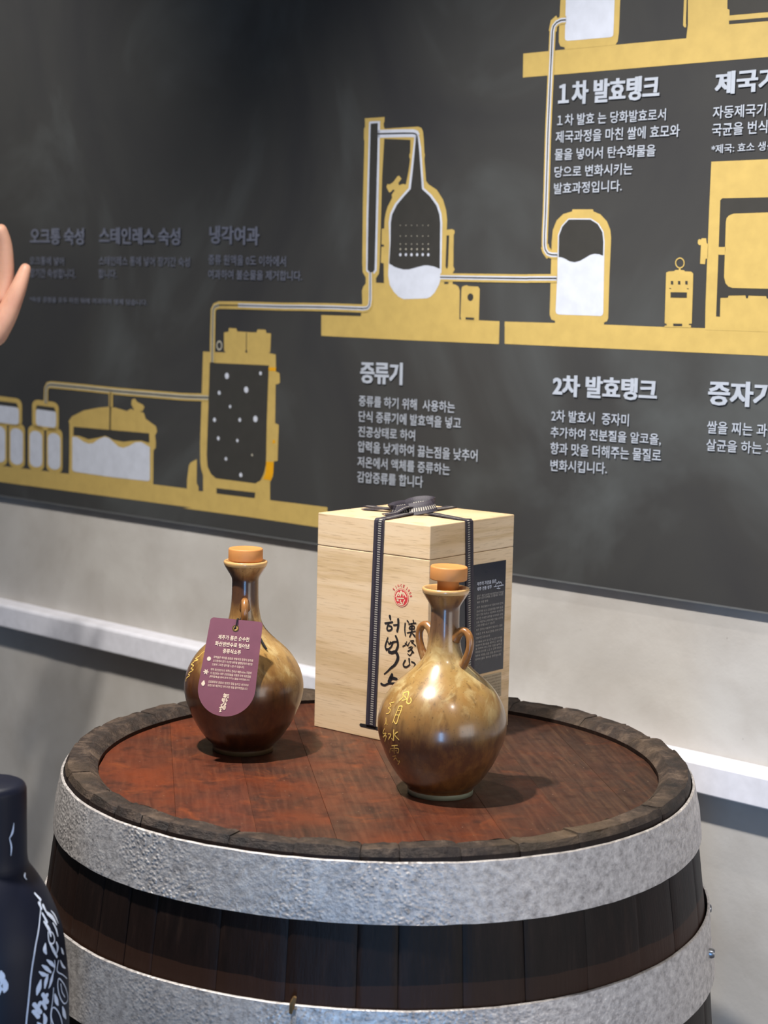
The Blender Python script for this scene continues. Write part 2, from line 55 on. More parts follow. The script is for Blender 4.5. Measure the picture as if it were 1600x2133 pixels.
INK=[((289,198),[(9921,10575),(10001,10257)]),((228,198),[(9354,9766),(9853,9888),(10271,10013)]),(190,[(9853,9902),(9645,9489),(9592,9202),(9746,9061),(10025,9134),(10230,9358),(10136,9534),(9863,9567)]),(182,[(10447,9715),(10890,9816)]),((274,243),[(11004,10389),(11040,9780),(10911,9149)]),((167,243),[(9724,8308),(9537,7791),(9426,7354),(9585,7046)]),((152,137),[(9763,7893),(9920,7669),(10088,7938)]),((213,167),[(9540,7089),(9933,7215),(10232,7538),(10438,7987)]),(198,[(10049,7757),(10482,7972),(10986,8098)]),((243,274),[(10743,8624),(10984,8168),(11036,7616),(10816,7095)]),((319,335,350,228,122),[(9916,6897),(10296,6846),(10705,6995),(11001,6772),(11075,6328),(10727,5681),(10212,5253),(9783,4837),(9369,4492)]),((304,456,342),[(10391,4591),(10244,4203),(9991,3811)]),((365,259),[(10287,4244),(10990,4233)]),((259,228,198,228),[(9009,3412),(9429,3336),(10084,3629),(11223,3777)]),((198,152),[(10492,3255),(10218,3015)]),(182,[(10572,3549),(10503,2905)]),(198,[(9850,2590),(10727,2785),(10695,2371),(9951,2182),(9919,1753),(10840,1937)]),(167,[(12177,10404),(12327,10285)]),((167,137),[(11917,10106),(11876,9475),(11982,8849)]),(152,[(12923,10550),(13001,10249)]),(137,[(12378,10063),(12762,10183),(13258,10297)]),(152,[(12582,9882),(12452,9622),(12780,9631),(13078,9720),(13027,9976),(12600,9864)]),(167,[(12763,10149),(12783,9528),(12667,9096),(12529,8813)]),(122,[(12207,9158),(12789,9335),(13232,9485)]),((122,228),[(12836,9223),(13189,8946)]),((91,137),[(12174,8264),(12012,7907),(11697,7695)]),(122,[(11981,8063),(12317,7853)]),(106,[(12521,8243),(12316,7866)]),(106,[(12629,8383),(13057,8491),(12825,8181)]),((91,152),[(12752,8310),(13305,7992)]),(99,[(12428,7639),(12793,7829),(12885,7669),(12334,7312)]),(114,[(12378,7284),(12761,7477),(13096,7268),(12855,7248)]),((137,106),[(12649,7740),(12896,7323),(12606,6899),(12342,7035)]),((167,198,137),[(12035,6307),(11813,5911),(11907,5660),(12255,5663),(12635,5977)]),((213,152),[(12531,6540),(12571,6107)]),((167,198,122),[(12868,6290),(13278,6142),(13204,5769),(12809,5397)])]
LOGOMARKS=[(152,[(10672,12684),(10937,13140),(11134,12977),(11297,13323),(11514,13051),(11613,13222),(11946,12813)]),(106,[(10948,12795),(11134,12977)]),(106,[(11209,12792),(11328,13153)]),(106,[(11573,12836),(11591,13081)]),(114,[(10738,12540),(11649,12624)]),(114,[(10960,12379),(10787,12358),(10964,12276)]),(114,[(11265,12383),(11227,12204),(11402,12157),(11362,12048)]),(114,[(11783,12481),(11660,12258),(11596,12077)]),(99,[(10989,12001),(11322,11938),(11581,12006)])]
GOLDTWO=[(102,[(-897,9815),(-861,9601),(-903,9270)]),(102,[(-909,9887),(-799,10041),(-738,9617),(-724,9269),(-660,9185),(-639,9435),(-674,9643)]),(79,[(-833,9695),(-745,9489)]),(79,[(-836,9310),(-751,9484)]),(79,[(-850,8797),(-863,8136),(-886,7358)]),(91,[(-856,8792),(-778,8833),(-782,8110),(-805,7338),(-863,7495)]),(57,[(-842,8434),(-787,8512)]),(57,[(-859,8051),(-798,8095)]),(102,[(-842,6742),(-847,5777),(-886,5889)]),(91,[(-973,6214),(-906,6232),(-974,5694)]),(91,[(-763,6642),(-817,6320),(-736,5965)]),(91,[(-914,5166),(-776,5388)]),(79,[(-970,4866),(-1047,4321)]),(91,[(-975,4800),(-773,5079),(-793,4645),(-824,4608)]),(79,[(-845,5255),(-906,4433)]),(57,[(-956,4633),(-912,4678)]),(57,[(-850,4768),(-812,4816)]),(79,[(-993,4033),(-878,4229)]),(91,[(-995,3664),(-896,4012),(-880,3712),(-814,3791),(-903,3337)]),(68,[(-1102,8832),(-1023,8993)]),(68,[(-1057,8634),(-1135,8794)]),(68,[(-1054,8562),(-1115,8377),(-1035,8317),(-1038,8022),(-1113,7862)]),(68,[(-1088,7535),(-1058,7181),(-1083,6913)]),(57,[(-1041,7147),(-1016,6989)]),(68,[(-1086,6522),(-1142,6076)]),(79,[(-1134,5994),(-1034,6180),(-1150,5624)]),(79,[(-1150,5718),(-1030,5930),(-1114,5297)])]
GOLDONE=[(104,[(-1081,10337),(-1129,10102),(-1142,9870)]),(93,[(-1123,9776),(-1250,9491),(-1085,9477),(-1243,9211)]),(93,[(-1204,9137),(-1283,8883),(-1118,8886),(-1186,8589)]),(93,[(-1182,8536),(-1062,8554),(-1188,8123)]),(93,[(-1200,7993),(-1114,7953),(-1242,7534),(-1226,7263)])]
FLORAL=[(87,[(1221,-2226),(1194,-2653),(1141,-3042),(1039,-3726),(875,-5152),(776,-6701),(722,-8250),(669,-10369),(645,-12273)]),((135,193),[(1165,-1886),(1234,-2381)]),((213,155),[(1164,-2570),(1177,-2952)]),((232,135),[(1247,-2859),(1263,-3317)]),((135,193),[(1158,-3292),(1197,-3953)]),((213,290,135),[(1284,-3470),(1390,-3973),(1432,-4530)]),((77,155,77),[(1421,-3490),(1490,-3944),(1509,-4568)]),((135,232,116),[(1138,-3865),(1192,-4464),(1199,-4992)]),((97,174,97),[(1342,-4278),(1381,-4828),(1380,-5310)]),(87,[(1155,-4640),(1133,-5258),(1195,-5551),(1265,-5389),(1262,-4909),(1186,-4596)]),((77,213,155),[(1134,-5353),(1191,-5978),(1259,-6646)]),((97,270,116),[(1051,-5314),(1019,-5678),(1038,-6000)]),((97,251,97),[(1420,-6321),(1446,-6622),(1481,-6893)]),((97,193,77),[(1294,-5632),(1314,-6063),(1267,-6366)]),((77,232,97),[(1038,-6483),(1112,-6858),(1184,-7285)]),((77,232,97),[(944,-6712),(1016,-7074),(1092,-7502)]),((77,232,97),[(887,-7104),(950,-7398),(1020,-7586)]),(68,[(1194,-6815),(1176,-7368),(1075,-8151),(1030,-8553)]),((77,251,97),[(1033,-7541),(990,-7949),(959,-8428)]),((77,213,77),[(1141,-7594),(1090,-8082),(1048,-8490)]),((97,309,97),[(901,-7751),(862,-8266),(827,-8690)]),(77,[(1251,-8302),(1211,-8907),(1265,-9810),(1382,-10519),(1522,-10494),(1467,-9664),(1352,-8810),(1251,-8302)]),(68,[(1293,-8784),(1313,-9419),(1399,-10058)]),((97,290,97),[(1137,-9247),(1169,-9804),(1205,-10224)]),((77,174,77),[(1344,-7109),(1395,-7610),(1488,-8007)]),((68,68),[(1287,-6995),(1233,-7675),(1371,-8255),(1509,-8855)]),((232,232),[(920,-8843),(990,-9548)]),((232,232),[(986,-9007),(917,-9464)]),((213,174),[(923,-9476),(961,-9979)]),((232,232),[(780,-9337),(873,-10111)]),((232,232),[(870,-9384),(793,-10028)]),((193,232),[(766,-9841),(839,-10390)]),(58,[(1119,-8723),(1089,-9640),(1048,-10534),(1048,-11313),(1001,-12409)]),(77,[(1079,-10205),(1055,-10841),(1112,-11651),(1213,-12277),(1298,-11972),(1235,-11028),(1144,-10338),(1079,-10205)]),((97,328,97),[(1316,-10618),(1359,-11212),(1425,-11774)]),((77,270,97),[(924,-10296),(950,-10829),(922,-11359)]),((77,232,97),[(825,-10800),(871,-11167),(850,-11620)]),((77,232,97),[(738,-10853),(762,-11372),(734,-11817)]),((97,328,97),[(351,-6466),(362,-6849),(354,-7407)]),((97,290,97),[(388,-7007),(407,-7539),(389,-7996)]),((77,232,97),[(307,-7194),(331,-7676),(322,-8141)]),((77,135,77),[(356,-7692),(397,-7907),(432,-7746)]),((58,213,58),[(889,3482),(846,2872),(750,2437)]),((58,174,58),[(742,2441),(803,1725),(781,1102)]),((58,135,58),[(1199,-478),(1111,-672),(1128,-863)])]

# ------------------------------------------------------------ node helpers
def lin(c):
    return tuple((x/255/12.92 if x/255 <= .04045 else ((x/255+.055)/1.055)**2.4) for x in c) + (1,)
class NT:
    def __init__(s, name):
        s.m = bpy.data.materials.new(name); s.m.use_nodes = True; s.t = s.m.node_tree
        s.b = s.t.nodes['Principled BSDF']
    def n(s, typ, **kw):
        nd = s.t.nodes.new(typ)
        for k, v in kw.items():
            if k in nd.inputs: nd.inputs[k].default_value = v
            else: setattr(nd, k, v)
        return nd
    def l(s, a, b): s.t.links.new(a, b)
    def coord(s, scale=(1, 1, 1), kind='Object', rot=(0, 0, 0)):
        tc = s.n('ShaderNodeTexCoord'); mp = s.n('ShaderNodeMapping')
        mp.inputs['Scale'].default_value = scale; mp.inputs['Rotation'].default_value = rot
        s.l(tc.outputs[kind], mp.inputs[0]); return mp.outputs[0]
    def noise(s, vec, scale, detail=4, rough=.55, dist=0):
        nd = s.n('ShaderNodeTexNoise'); nd.inputs['Scale'].default_value = scale; nd.inputs['Detail'].default_value = detail
        nd.inputs['Roughness'].default_value = rough; nd.inputs['Distortion'].default_value = dist
        s.l(vec, nd.inputs['Vector']); return nd.outputs['Fac']
    def ramp(s, fac, stops):
        r = s.n('ShaderNodeValToRGB'); e = r.color_ramp.elements
        while len(e) < len(stops): e.new(.5)
        for q, (p, c) in zip(e, stops): q.position = p; q.color = c if len(c) == 4 else tuple(c)+(1,)
        s.l(fac, r.inputs[0]); return r.outputs[0]
    def mix(s, fac, a, b, mode='MIX'):
        m = s.n('ShaderNodeMix', data_type='RGBA', blend_type=mode)
        for v, i in ((fac, 0), (a, 6), (b, 7)):
            if isinstance(v, (int, float)): m.inputs[i].default_value = v
            elif isinstance(v, tuple): m.inputs[i].default_value = v
            else: s.l(v, m.inputs[i])
        return m.outputs[2]
    def math(s, op, a, b=0.0, c=0.0):
        m = s.n('ShaderNodeMath', operation=op)
        for v, i in ((a, 0), (b, 1), (c, 2)):
            if isinstance(v, (int, float)): m.inputs[i].default_value = v
            else: s.l(v, m.inputs[i])
        return m.outputs[0]
    def bump(s, h, strength=.3, dist=.001, prev=None):
        b = s.n('ShaderNodeBump'); b.inputs['Strength'].default_value = strength; b.inputs['Distance'].default_value = dist
        s.l(h, b.inputs['Height'])
        if prev is not None: s.l(prev, b.inputs['Normal'])
        return b.outputs[0]
    def set(s, color=None, rough=None, metal=None, normal=None, **kw):
        for v, i in ((color, 'Base Color'), (rough, 'Roughness'), (metal, 'Metallic'), (normal, 'Normal')):
            if v is None: continue
            if isinstance(v, (int, float, tuple)): s.b.inputs[i].default_value = v
            else: s.l(v, s.b.inputs[i])
        for k, v in kw.items(): s.b.inputs[k.replace('_', ' ')].default_value = v
        return s.m
def plain(name, c, rough=.5, metal=0, **kw):
    """flat colour broken up by a very faint procedural grain"""
    t = NT(name); v = t.coord(); f = t.noise(v, 60, 3)
    c = lin(c); a = tuple(x*.94 for x in c[:3])+(1,); b = tuple(min(1, x*1.06) for x in c[:3])+(1,)
    return t.set(t.ramp(f, [(.3, a), (.7, b)]), rough, metal, **kw)

# ------------------------------------------------------------ object helpers
BASE = {}
def tag(o, label=None, cat=None, group=None, kind=None):
    if label: o['label'] = label
    if cat: o['category'] = cat
    if group: o['group'] = group
    if kind: o['kind'] = kind
    return o
def empty(name, loc, label, cat, group=None):
    o = bpy.data.objects.new(name, None); COL.objects.link(o); o.empty_display_size = .05
    o.location = (loc[0], loc[1], loc[2]+ZR); tag(o, label, cat, group); return o
def root_loc(p):
    while p.parent: p = p.parent
    return Vector(p.location)
def mk(name, V, F, mat, parent=None, base=None, smooth=False, uv=None, fm=None, angle=None):
    """mesh from world points whose z is measured from the barrel rim; one object"""
    me = bpy.data.meshes.new(name)
    org = root_loc(parent) if parent else Vector((base[0], base[1], base[2]+ZR)) if base else Vector((0, 0, 0))
    me.from_pydata([(v[0]-org.x, v[1]-org.y, v[2]+ZR-org.z) for v in V], [], F)
    for m in (mat if isinstance(mat, (list, tuple)) else [mat]): me.materials.append(m)
    if fm: me.polygons.foreach_set('material_index', fm)
    if smooth: me.polygons.foreach_set('use_smooth', [True]*len(me.polygons))
    if uv:
        l = me.uv_layers.new(name='UVMap')
        for lp in me.loops: l.data[lp.index].uv = uv[lp.vertex_index]
    me.update(); me.validate()
    o = bpy.data.objects.new(name, me); COL.objects.link(o)
    if parent: o.parent = parent
    else: o.location = org
    if angle is not None:
        bm = bmesh.new(); bm.from_mesh(me); bmesh.ops.recalc_face_normals(bm, faces=bm.faces)
        for e in bm.edges:
            if len(e.link_faces) == 2 and e.calc_face_angle(0) > rad(angle): e.smooth = False
        bm.to_mesh(me); bm.free()
    return o
def fixn(o):
    bm = bmesh.new(); bm.from_mesh(o.data); bmesh.ops.remove_doubles(bm, verts=bm.verts, dist=1e-7)
    bmesh.ops.recalc_face_normals(bm, faces=bm.faces); bm.to_mesh(o.data); bm.free(); return o
def bevel(o, w, seg=2):
    b = o.modifiers.new('bevel', 'BEVEL'); b.width = w; b.segments = seg; b.limit_method = 'ANGLE'; b.angle_limit = rad(35); return o
def loft(rings, closed=True, cap0=True, cap1=True):
    V = [p for r in rings for p in r]; n = len(rings[0]); F = []
    for i in range(len(rings)-1):
        for j in range(n if closed else n-1):
            k = (j+1) % n; F.append((i*n+j, i*n+k, (i+1)*n+k, (i+1)*n+j))
    if cap0: F.append(tuple(range(n))[::-1])
    if cap1: F.append(tuple((len(rings)-1)*n+j for j in range(n)))
    return V, F
def lathe(c, prof, n=64, cap0=True, cap1=True):
    return loft([[(c[0]+r*sin(2*pi*j/n), c[1]-r*cos(2*pi*j/n), c[2]+z) for j in range(n)] for r, z in prof], True, cap0, cap1)
def join(*parts):
    V, F, fm = [], [], []
    for i, (v, f) in enumerate(parts):
        o = len(V); V += list(v); F += [tuple(x+o for x in q) for q in f]; fm += [i]*len(f)
    return V, F, fm
def catmull(P, k=6):
    if len(P) < 3: 
        return [tuple(P[0][i]+(P[-1][i]-P[0][i])*t/3 for i in range(len(P[0]))) for t in range(4)]
    closed = max(abs(P[0][i]-P[-1][i]) for i in range(len(P[0]))) < 1e-9
    out = []
    for i in range(len(P)-1):
        p1, p2 = P[i], P[i+1]
        p0 = P[i-1] if i else (P[-2] if closed else P[0])
        p3 = P[i+2] if i+2 < len(P) else (P[1] if closed else P[-1])
        for j in range(k):
            t = j/k
            out.append(tuple(.5*(2*b+(c-a)*t+(2*a-5*b+4*c-d)*t*t+(3*b-a-3*c+d)*t**3) for a, b, c, d in zip(p0, p1, p2, p3)))
    out.append(tuple(P[-1])); return out
def tube(P, R, n=10, cap=True, k=5):
    """round tube along smooth path; R number or list per control point"""
    RR = R if isinstance(R, (list, tuple)) else [R]*len(P)
    Q = catmull([tuple(p)+(r,) for p, r in zip(P, RR)], k)
    rings = []; prev = None
    for i, q in enumerate(Q):
        a = Vector(Q[max(i-1, 0)][:3]); b = Vector(Q[min(i+1, len(Q)-1)][:3]); t = (b-a).normalized()
        if prev is None: prev = t.orthogonal().normalized()
        prev = (prev - t*prev.dot(t)).normalized(); w = t.cross(prev)
        rings.append([tuple(Vector(q[:3]) + (prev*cos(2*pi*j/n)+w*sin(2*pi*j/n))*q[3]) for j in range(n)])
    return loft(rings, True, cap, cap)
def stroke2d(P, wid, smooth=True, cap=True, k=5):
    """brush stroke: list of 2D points and one width or several -> verts2D, faces"""
    P = [tuple(p) for p in P]
    W = list(wid) if isinstance(wid, (tuple, list)) else [wid]
    Wp = []
    for i in range(len(P)):
        t = i/(len(P)-1)*(len(W)-1); a = int(min(t, len(W)-1)); b = min(a+1, len(W)-1); Wp.append(W[a]+(W[b]-W[a])*(t-a))
    Q = catmull([p+(w,) for p, w in zip(P, Wp)], k) if smooth else [p+(w,) for p, w in zip(P, Wp)]
    if cap:
        def ext(a, b, f):
            d = math.hypot(a[0]-b[0], a[1]-b[1]) or 1; s = a[2]*.5
            return (a[0]+(a[0]-b[0])/d*s*f, a[1]+(a[1]-b[1])/d*s*f, a[2]*math.sqrt(max(0, 1-f*f)))
        Q = [ext(Q[0], Q[1], .97), ext(Q[0], Q[1], .7), ext(Q[0], Q[1], .35)] + Q + [ext(Q[-1], Q[-2], .35), ext(Q[-1], Q[-2], .7), ext(Q[-1], Q[-2], .97)]
    V, F = [], []
    for i, q in enumerate(Q):
        a, b = Q[max(i-1, 0)], Q[min(i+1, len(Q)-1)]
        dx, dy = b[0]-a[0], b[1]-a[1]; d = math.hypot(dx, dy) or 1
        if not smooth and 0 < i < len(Q)-1:
            l0 = math.hypot(q[0]-a[0], q[1]-a[1]) or 1; l1 = math.hypot(b[0]-q[0], b[1]-q[1]) or 1
            dx = (q[0]-a[0])/l0+(b[0]-q[0])/l1; dy = (q[1]-a[1])/l0+(b[1]-q[1])/l1; d = math.hypot(dx, dy) or 1
        nx, ny = -dy/d*q[2]/2, dx/d*q[2]/2
        V += [(q[0]+nx, q[1]+ny), (q[0]-nx, q[1]-ny)]
        if i: F.append((2*i-2, 2*i-1, 2*i+1, 2*i))
    return V, F
TX = {}
TXO = bpy.data.objects.new('lettering_source', bpy.data.curves.new('lettering_source', 'FONT'))
TXO.data.resolution_u = 2; TXO.data.fill_mode = 'FRONT'; COL.objects.link(TXO)
def prefetch(strings, bold):
    """all lettering of one weight in one go: stacked lines of one text object, split again by line"""
    L = sorted(set(q for q in strings if (q, bold) not in TX))
    if not L: return
    c = TXO.data; c.offset = bold; c.space_line = 3.0; c.body = '\n'.join(L)
    me = bpy.data.meshes.new_from_object(TXO)
    co = [(v.co.x, v.co.y) for v in me.vertices]; ps = [tuple(p.vertices) for p in me.polygons]
    bpy.data.meshes.remove(me)
    got = [([], [], {}) for _ in L]
    for p in ps:
        y = sum(co[k][1] for k in p)/len(p); n = int(round((.3-y)/3.0)); V, F, ix = got[min(max(n, 0), len(L)-1)]
        for k in p:
            if k not in ix: ix[k] = len(V); V.append(co[k])
        F.append(tuple(ix[k] for k in p))
    for s, (V, F, _) in zip(L, got): TX[(s, bold)] = (V, F)
def text2d(s, bold=0):
    if (s, bold) not in TX: prefetch([s], bold)
    return TX[(s, bold)]
def fit(s, x0, y0, x1, y1, bold=0, dy=0):
    """lettering scaled to fill a box; dy = rise of the right end"""
    V, F = text2d(s, bold)
    a, b = min(v[0] for v in V), max(v[0] for v in V); c, d = min(v[1] for v in V), max(v[1] for v in V)
    return [(x0+(v[0]-a)/(b-a)*(x1-x0), y0+(v[1]-c)/(d-c)*(y1-y0)+dy*(v[0]-a)/(b-a)) for v in V], F

# ------------------------------------------------------------ materials
def m_wall():
    t = NT('grey_plaster'); v = t.coord()
    a = t.noise(v, 2.6, 5, .6, .6); b = t.noise(v, 14, 4, .6); c = t.noise(v, 180, 3)
    col = t.ramp(a, [(.3, lin((168, 163, 158))), (.52, lin((188, 184, 180))), (.7, lin((202, 199, 195)))])
    col = t.mix(t.ramp(b, [(.45, (0, 0, 0)), (.75, (.35, .35, .35))]), col, lin((158, 150, 142)))
    vo = t.n('ShaderNodeTexVoronoi', Scale=38.0); t.l(t.coord(), vo.inputs['Vector'])
    pits = t.ramp(vo.outputs['Distance'], [(.02, (1, 1, 1)), (.05, (0, 0, 0))])
    col = t.mix(t.math('MULTIPLY', pits, .5), col, lin((120, 112, 104)))
    h = t.math('ADD', t.math('MULTIPLY', b, .7), t.math('MULTIPLY', c, .3))
    return t.set(col, .72, 0, t.bump(h, .18, .004))
def m_board():
    t = NT('hazed_charcoal'); v = t.coord((1, 1, .8))
    a = t.noise(v, 3.2, 5, .55, .8)  # cloudy pale patches put reflected haze into the board colour
    return t.set(t.ramp(a, [(.3, lin((53, 53, 55))), (.5, lin((61, 61, 61))), (.72, lin((82, 85, 86)))]), .34, 0, t.bump(t.noise(t.coord(), 900, 2), .02, .0005), Specular_IOR_Level=.4)
def m_stave(): 
    t = NT('dark_oak_stave'); v = t.coord((14, 14, .9))
    a = t.noise(v, 9, 6, .65); b = t.noise(t.coord(), 7, 4); c = t.noise(t.coord((30, 30, 2)), 12, 5, .7)
    col = t.ramp(a, [(.3, lin((16, 11, 9))), (.55, lin((28, 19, 16))), (.8, lin((50, 36, 29)))])
    col = t.mix(t.ramp(b, [(.4, (0, 0, 0)), (.75, (.6, .6, .6))]), col, lin((36, 20, 14)))
    # dusty brown band left above the second hoop where it once sat higher
    sz = t.n('ShaderNodeSeparateXYZ'); t.l(t.coord(), sz.inputs[0])
    zz = t.math('ADD', sz.outputs[2], t.math('MULTIPLY', b, .016))
    bd_ = t.math('MULTIPLY', t.math('GREATER_THAN', zz, .780), t.math('LESS_THAN', zz, .803))
    col = t.mix(t.math('MULTIPLY', bd_, .5), col, lin((66, 42, 30)))
    return t.set(col, .5, 0, t.bump(c, .4, .001), Specular_IOR_Level=.2)
def m_chime():
    t = NT('weathered_oak_end'); v = t.coord()
    a = t.noise(v, 45, 6, .7); b = t.noise(v, 6, 4); c = t.noise(t.coord((1, 1, 3)), 160, 5, .7)
    col = t.ramp(a, [(.32, lin((20, 14, 12))), (.5, lin((52, 40, 34))), (.74, lin((108, 90, 76)))])
    col = t.mix(t.ramp(b, [(.5, (0, 0, 0)), (.72, (.5, .5, .5))]), col, lin((104, 84, 60)))
    return t.set(col, .62, 0, t.bump(t.math('ADD', a, t.math('MULTIPLY', c, .6)), .9, .004))
def m_head(i):
    t = NT('varnished_oak_head'); v = t.coord((1, 1, 1), 'Object', (0, 0, rad(-8)))
    mp = t.n('ShaderNodeMapping'); mp.inputs['Scale'].default_value = (22, 1.6, 1); mp.inputs['Location'].default_value = (i*3.1, i*.7, 0); t.l(v, mp.inputs[0])
    g = t.noise(mp.outputs[0], 9, 6, .62, .4)
    b = t.noise(t.coord(), 7+i*.3, 5, .6, .5); c = t.noise(t.coord(), 60, 4)
    k = 1+.05*sin(i*2.4)
    w = max(0, min(1, (6.2-i)/4.5))
    S = lambda q: lin((min(255, q[0]*k*(.86+.14*w)), q[1]*k, q[2]*k))
    col = t.ramp(g, [(.3, S((52, 30, 24))), (.5, S((72, 42, 32))), (.72, S((94, 58, 42)))])
    col = t.mix(t.ramp(b, [(.42, (0, 0, 0)), (.7, (.15+.6*w,)*3)]), col, lin((118, 52, 24)))
    col = t.mix(t.ramp(c, [(.54, (0, 0, 0)), (.72, (.65, .65, .65))]), col, lin((44, 22, 15)))
    c2 = t.noise(t.coord(), 26, 6, .7, .6); gl = t.noise(mp.outputs[0], 40, 4, .7)
    col = t.mix(t.ramp(c2, [(.54, (0, 0, 0)), (.70, (.15+.25*w,)*3)]), col, lin((152, 76, 34)))
    col = t.mix(t.ramp(gl, [(.60, (0, 0, 0)), (.72, (.45,)*3)]), col, lin((50, 28, 20)))
    sp = t.n('ShaderNodeTexVoronoi', Scale=80.0); t.l(t.coord(), sp.inputs['Vector'])
    col = t.mix(t.ramp(sp.outputs['Distance'], [(.03, (.5, .5, .5)), (.06, (0, 0, 0))]), col, lin((176, 150, 126)))
    return t.set(col, t.ramp(c, [(.3, (.40,)*3), (.8, (.58,)*3)]), 0, t.bump(gl, .15, .0008), Coat_Weight=.08, Coat_Roughness=.4, Specular_IOR_Level=.3)
def m_hoop(rough=1.0):
    t = NT('galvanised_steel'); v = t.coord((1, 1, 1.2))
    n1 = t.noise(v, 140, 6, .7); n2 = t.noise(v, 260, 3)
    vo = t.n('ShaderNodeTexVoronoi', Scale=290.0, feature='SMOOTH_F1'); t.l(v, vo.inputs['Vector'])
    blob = t.ramp(vo.outputs['Distance'], [(.18, (1,)*3), (.5, (0,)*3)])
    where = t.ramp(t.noise(t.coord(), 9, 3), [(.4, (0,)*3), (.62, (1,)*3)])
    h = t.math('ADD', t.math('MULTIPLY', blob, t.math('MULTIPLY', where, .9)), t.math('ADD', n1, t.math('MULTIPLY', n2, .3)))
    col = t.ramp(n1, [(.3, lin((150, 144, 142))), (.5, lin((198, 192, 190))), (.72, lin((232, 226, 222)))])
    rs = t.ramp(t.noise(t.coord(), 22, 4), [(.68, (0,)*3), (.8, (.7,)*3)])
    col = t.mix(rs, col, lin((130, 112, 96)))
    return t.set(col, t.ramp(n2, [(.3, (.38,)*3), (.8, (.56,)*3)]), .5, t.bump(h, .75*rough, .0016))
def m_box():
    t = NT('pale_paulownia'); v = t.coord((1, 1, 1))
    # grain lines lie level on the faces and drift gently downwards to the right
    tilt = t.n('ShaderNodeMapping'); tilt.inputs['Rotation'].default_value = (0, rad(7), 0); tilt.inputs['Scale'].default_value = (2.2, 2.2, 30); t.l(v, tilt.inputs[0])
    g = t.noise(tilt.outputs[0], 1.6, 4, .5, .6)
    f = t.n('ShaderNodeMapping'); f.inputs['Rotation'].default_value = (0, rad(4), 0); f.inputs['Scale'].default_value = (14, 14, 240); t.l(v, f.inputs[0])
    fine = t.noise(f.outputs[0], 3.2, 4, .6)
    col = t.ramp(g, [(.35, lin((226, 200, 166))), (.5, lin((221, 192, 154))), (.58, lin((206, 176, 134))), (.64, lin((222, 194, 158))), (.85, lin((212, 184, 146)))])
    col = t.mix(t.ramp(fine, [(.54, (0,)*3), (.72, (.5,)*3)]), col, lin((150, 118, 84)))
    return t.set(col, .6, 0, t.bump(fine, .1, .0004))
def m_glaze(name, stops, mott, dark, seed, x_bias=0):
    t = NT(name); v = t.coord(); sx = t.n('ShaderNodeSeparateXYZ'); t.l(v, sx.inputs[0])
    st = t.n('ShaderNodeMapping'); st.inputs['Location'].default_value = (seed, seed*.7, 0); st.inputs['Scale'].default_value = (1, 1, .45); t.l(v, st.inputs[0])
    big = t.noise(st.outputs[0], 26, 4, .6, .7); md = t.noise(st.outputs[0], 95, 5, .65); sp = t.noise(v, 520, 2)
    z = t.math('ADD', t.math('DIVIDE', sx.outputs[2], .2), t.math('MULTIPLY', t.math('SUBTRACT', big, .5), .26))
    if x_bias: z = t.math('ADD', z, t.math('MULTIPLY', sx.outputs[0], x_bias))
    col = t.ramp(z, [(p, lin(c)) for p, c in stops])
    col = t.mix(t.ramp(md, [(.45, (0,)*3), (.72, (.5,)*3)]), col, lin(mott))
    col = t.mix(t.ramp(sp, [(.64, (0,)*3), (.72, (.6,)*3)]), col, lin(dark))
    big2 = t.noise(st.outputs[0], 60, 5, .7, 1.2)
    col = t.mix(t.ramp(big2, [(.5, (0,)*3), (.7, (.55,)*3)]), col, t.mix(.5, col, lin(mott)))
    stv = t.n('ShaderNodeMapping'); stv.inputs['Scale'].default_value = (1, 1, .14); stv.inputs['Location'].default_value = (seed, 0, 0); t.l(v, stv.inputs[0])
    streak = t.noise(stv.outputs[0], 120, 4, .6, .5)
    col = t.mix(t.ramp(streak, [(.55, (0,)*3), (.68, (.45,)*3)]), col, lin(dark))
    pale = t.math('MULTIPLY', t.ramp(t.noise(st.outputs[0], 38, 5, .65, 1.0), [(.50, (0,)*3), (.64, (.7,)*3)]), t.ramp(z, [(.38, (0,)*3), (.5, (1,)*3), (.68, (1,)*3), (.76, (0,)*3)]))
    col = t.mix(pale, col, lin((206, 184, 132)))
    lipf = t.math('GREATER_THAN', sx.outputs[2], .1868)
    col = t.mix(t.math('MULTIPLY', lipf, .85), col, lin((226, 178, 116)))
    return t.set(col, .30, 0, t.bump(md, .05, .0006), Coat_Weight=.6, Coat_Roughness=.16)
def m_ribbon():
    t = NT('woven_ribbon'); tc = t.n('ShaderNodeTexCoord'); sx = t.n('ShaderNodeSeparateXYZ'); t.l(tc.outputs['UV'], sx.inputs[0])
    u, w = sx.outputs[0], sx.outputs[1]
    fr = t.math('FRACT', t.math('MULTIPLY', w, 1/.0024))
    dash = t.math('GREATER_THAN', fr, .52)
    mid = t.math('MULTIPLY', t.math('GREATER_THAN', u, .26), t.math('LESS_THAN', u, .56))
    fine = t.math('GREATER_THAN', t.math('FRACT', t.math('MULTIPLY', u, 13.0)), .25)
    rib = t.math('GREATER_THAN', t.math('FRACT', t.math('MULTIPLY', w, 1/.0015)), .5)
    edge = t.math('GREATER_THAN', t.math('ABSOLUTE', t.math('SUBTRACT', u, .42)), .34)
    col = t.mix(rib, lin((30, 27, 38)), lin((50, 45, 58)))
    col = t.mix(t.math('MULTIPLY', edge, t.math('SUBTRACT', 1.0, rib)), col, lin((60, 54, 62)))
    col = t.mix(t.math('MULTIPLY', t.math('MULTIPLY', dash, mid), fine), col, lin((184, 178, 166)))
    return t.set(col, .6, 0, t.bump(rib, .3, .0003))
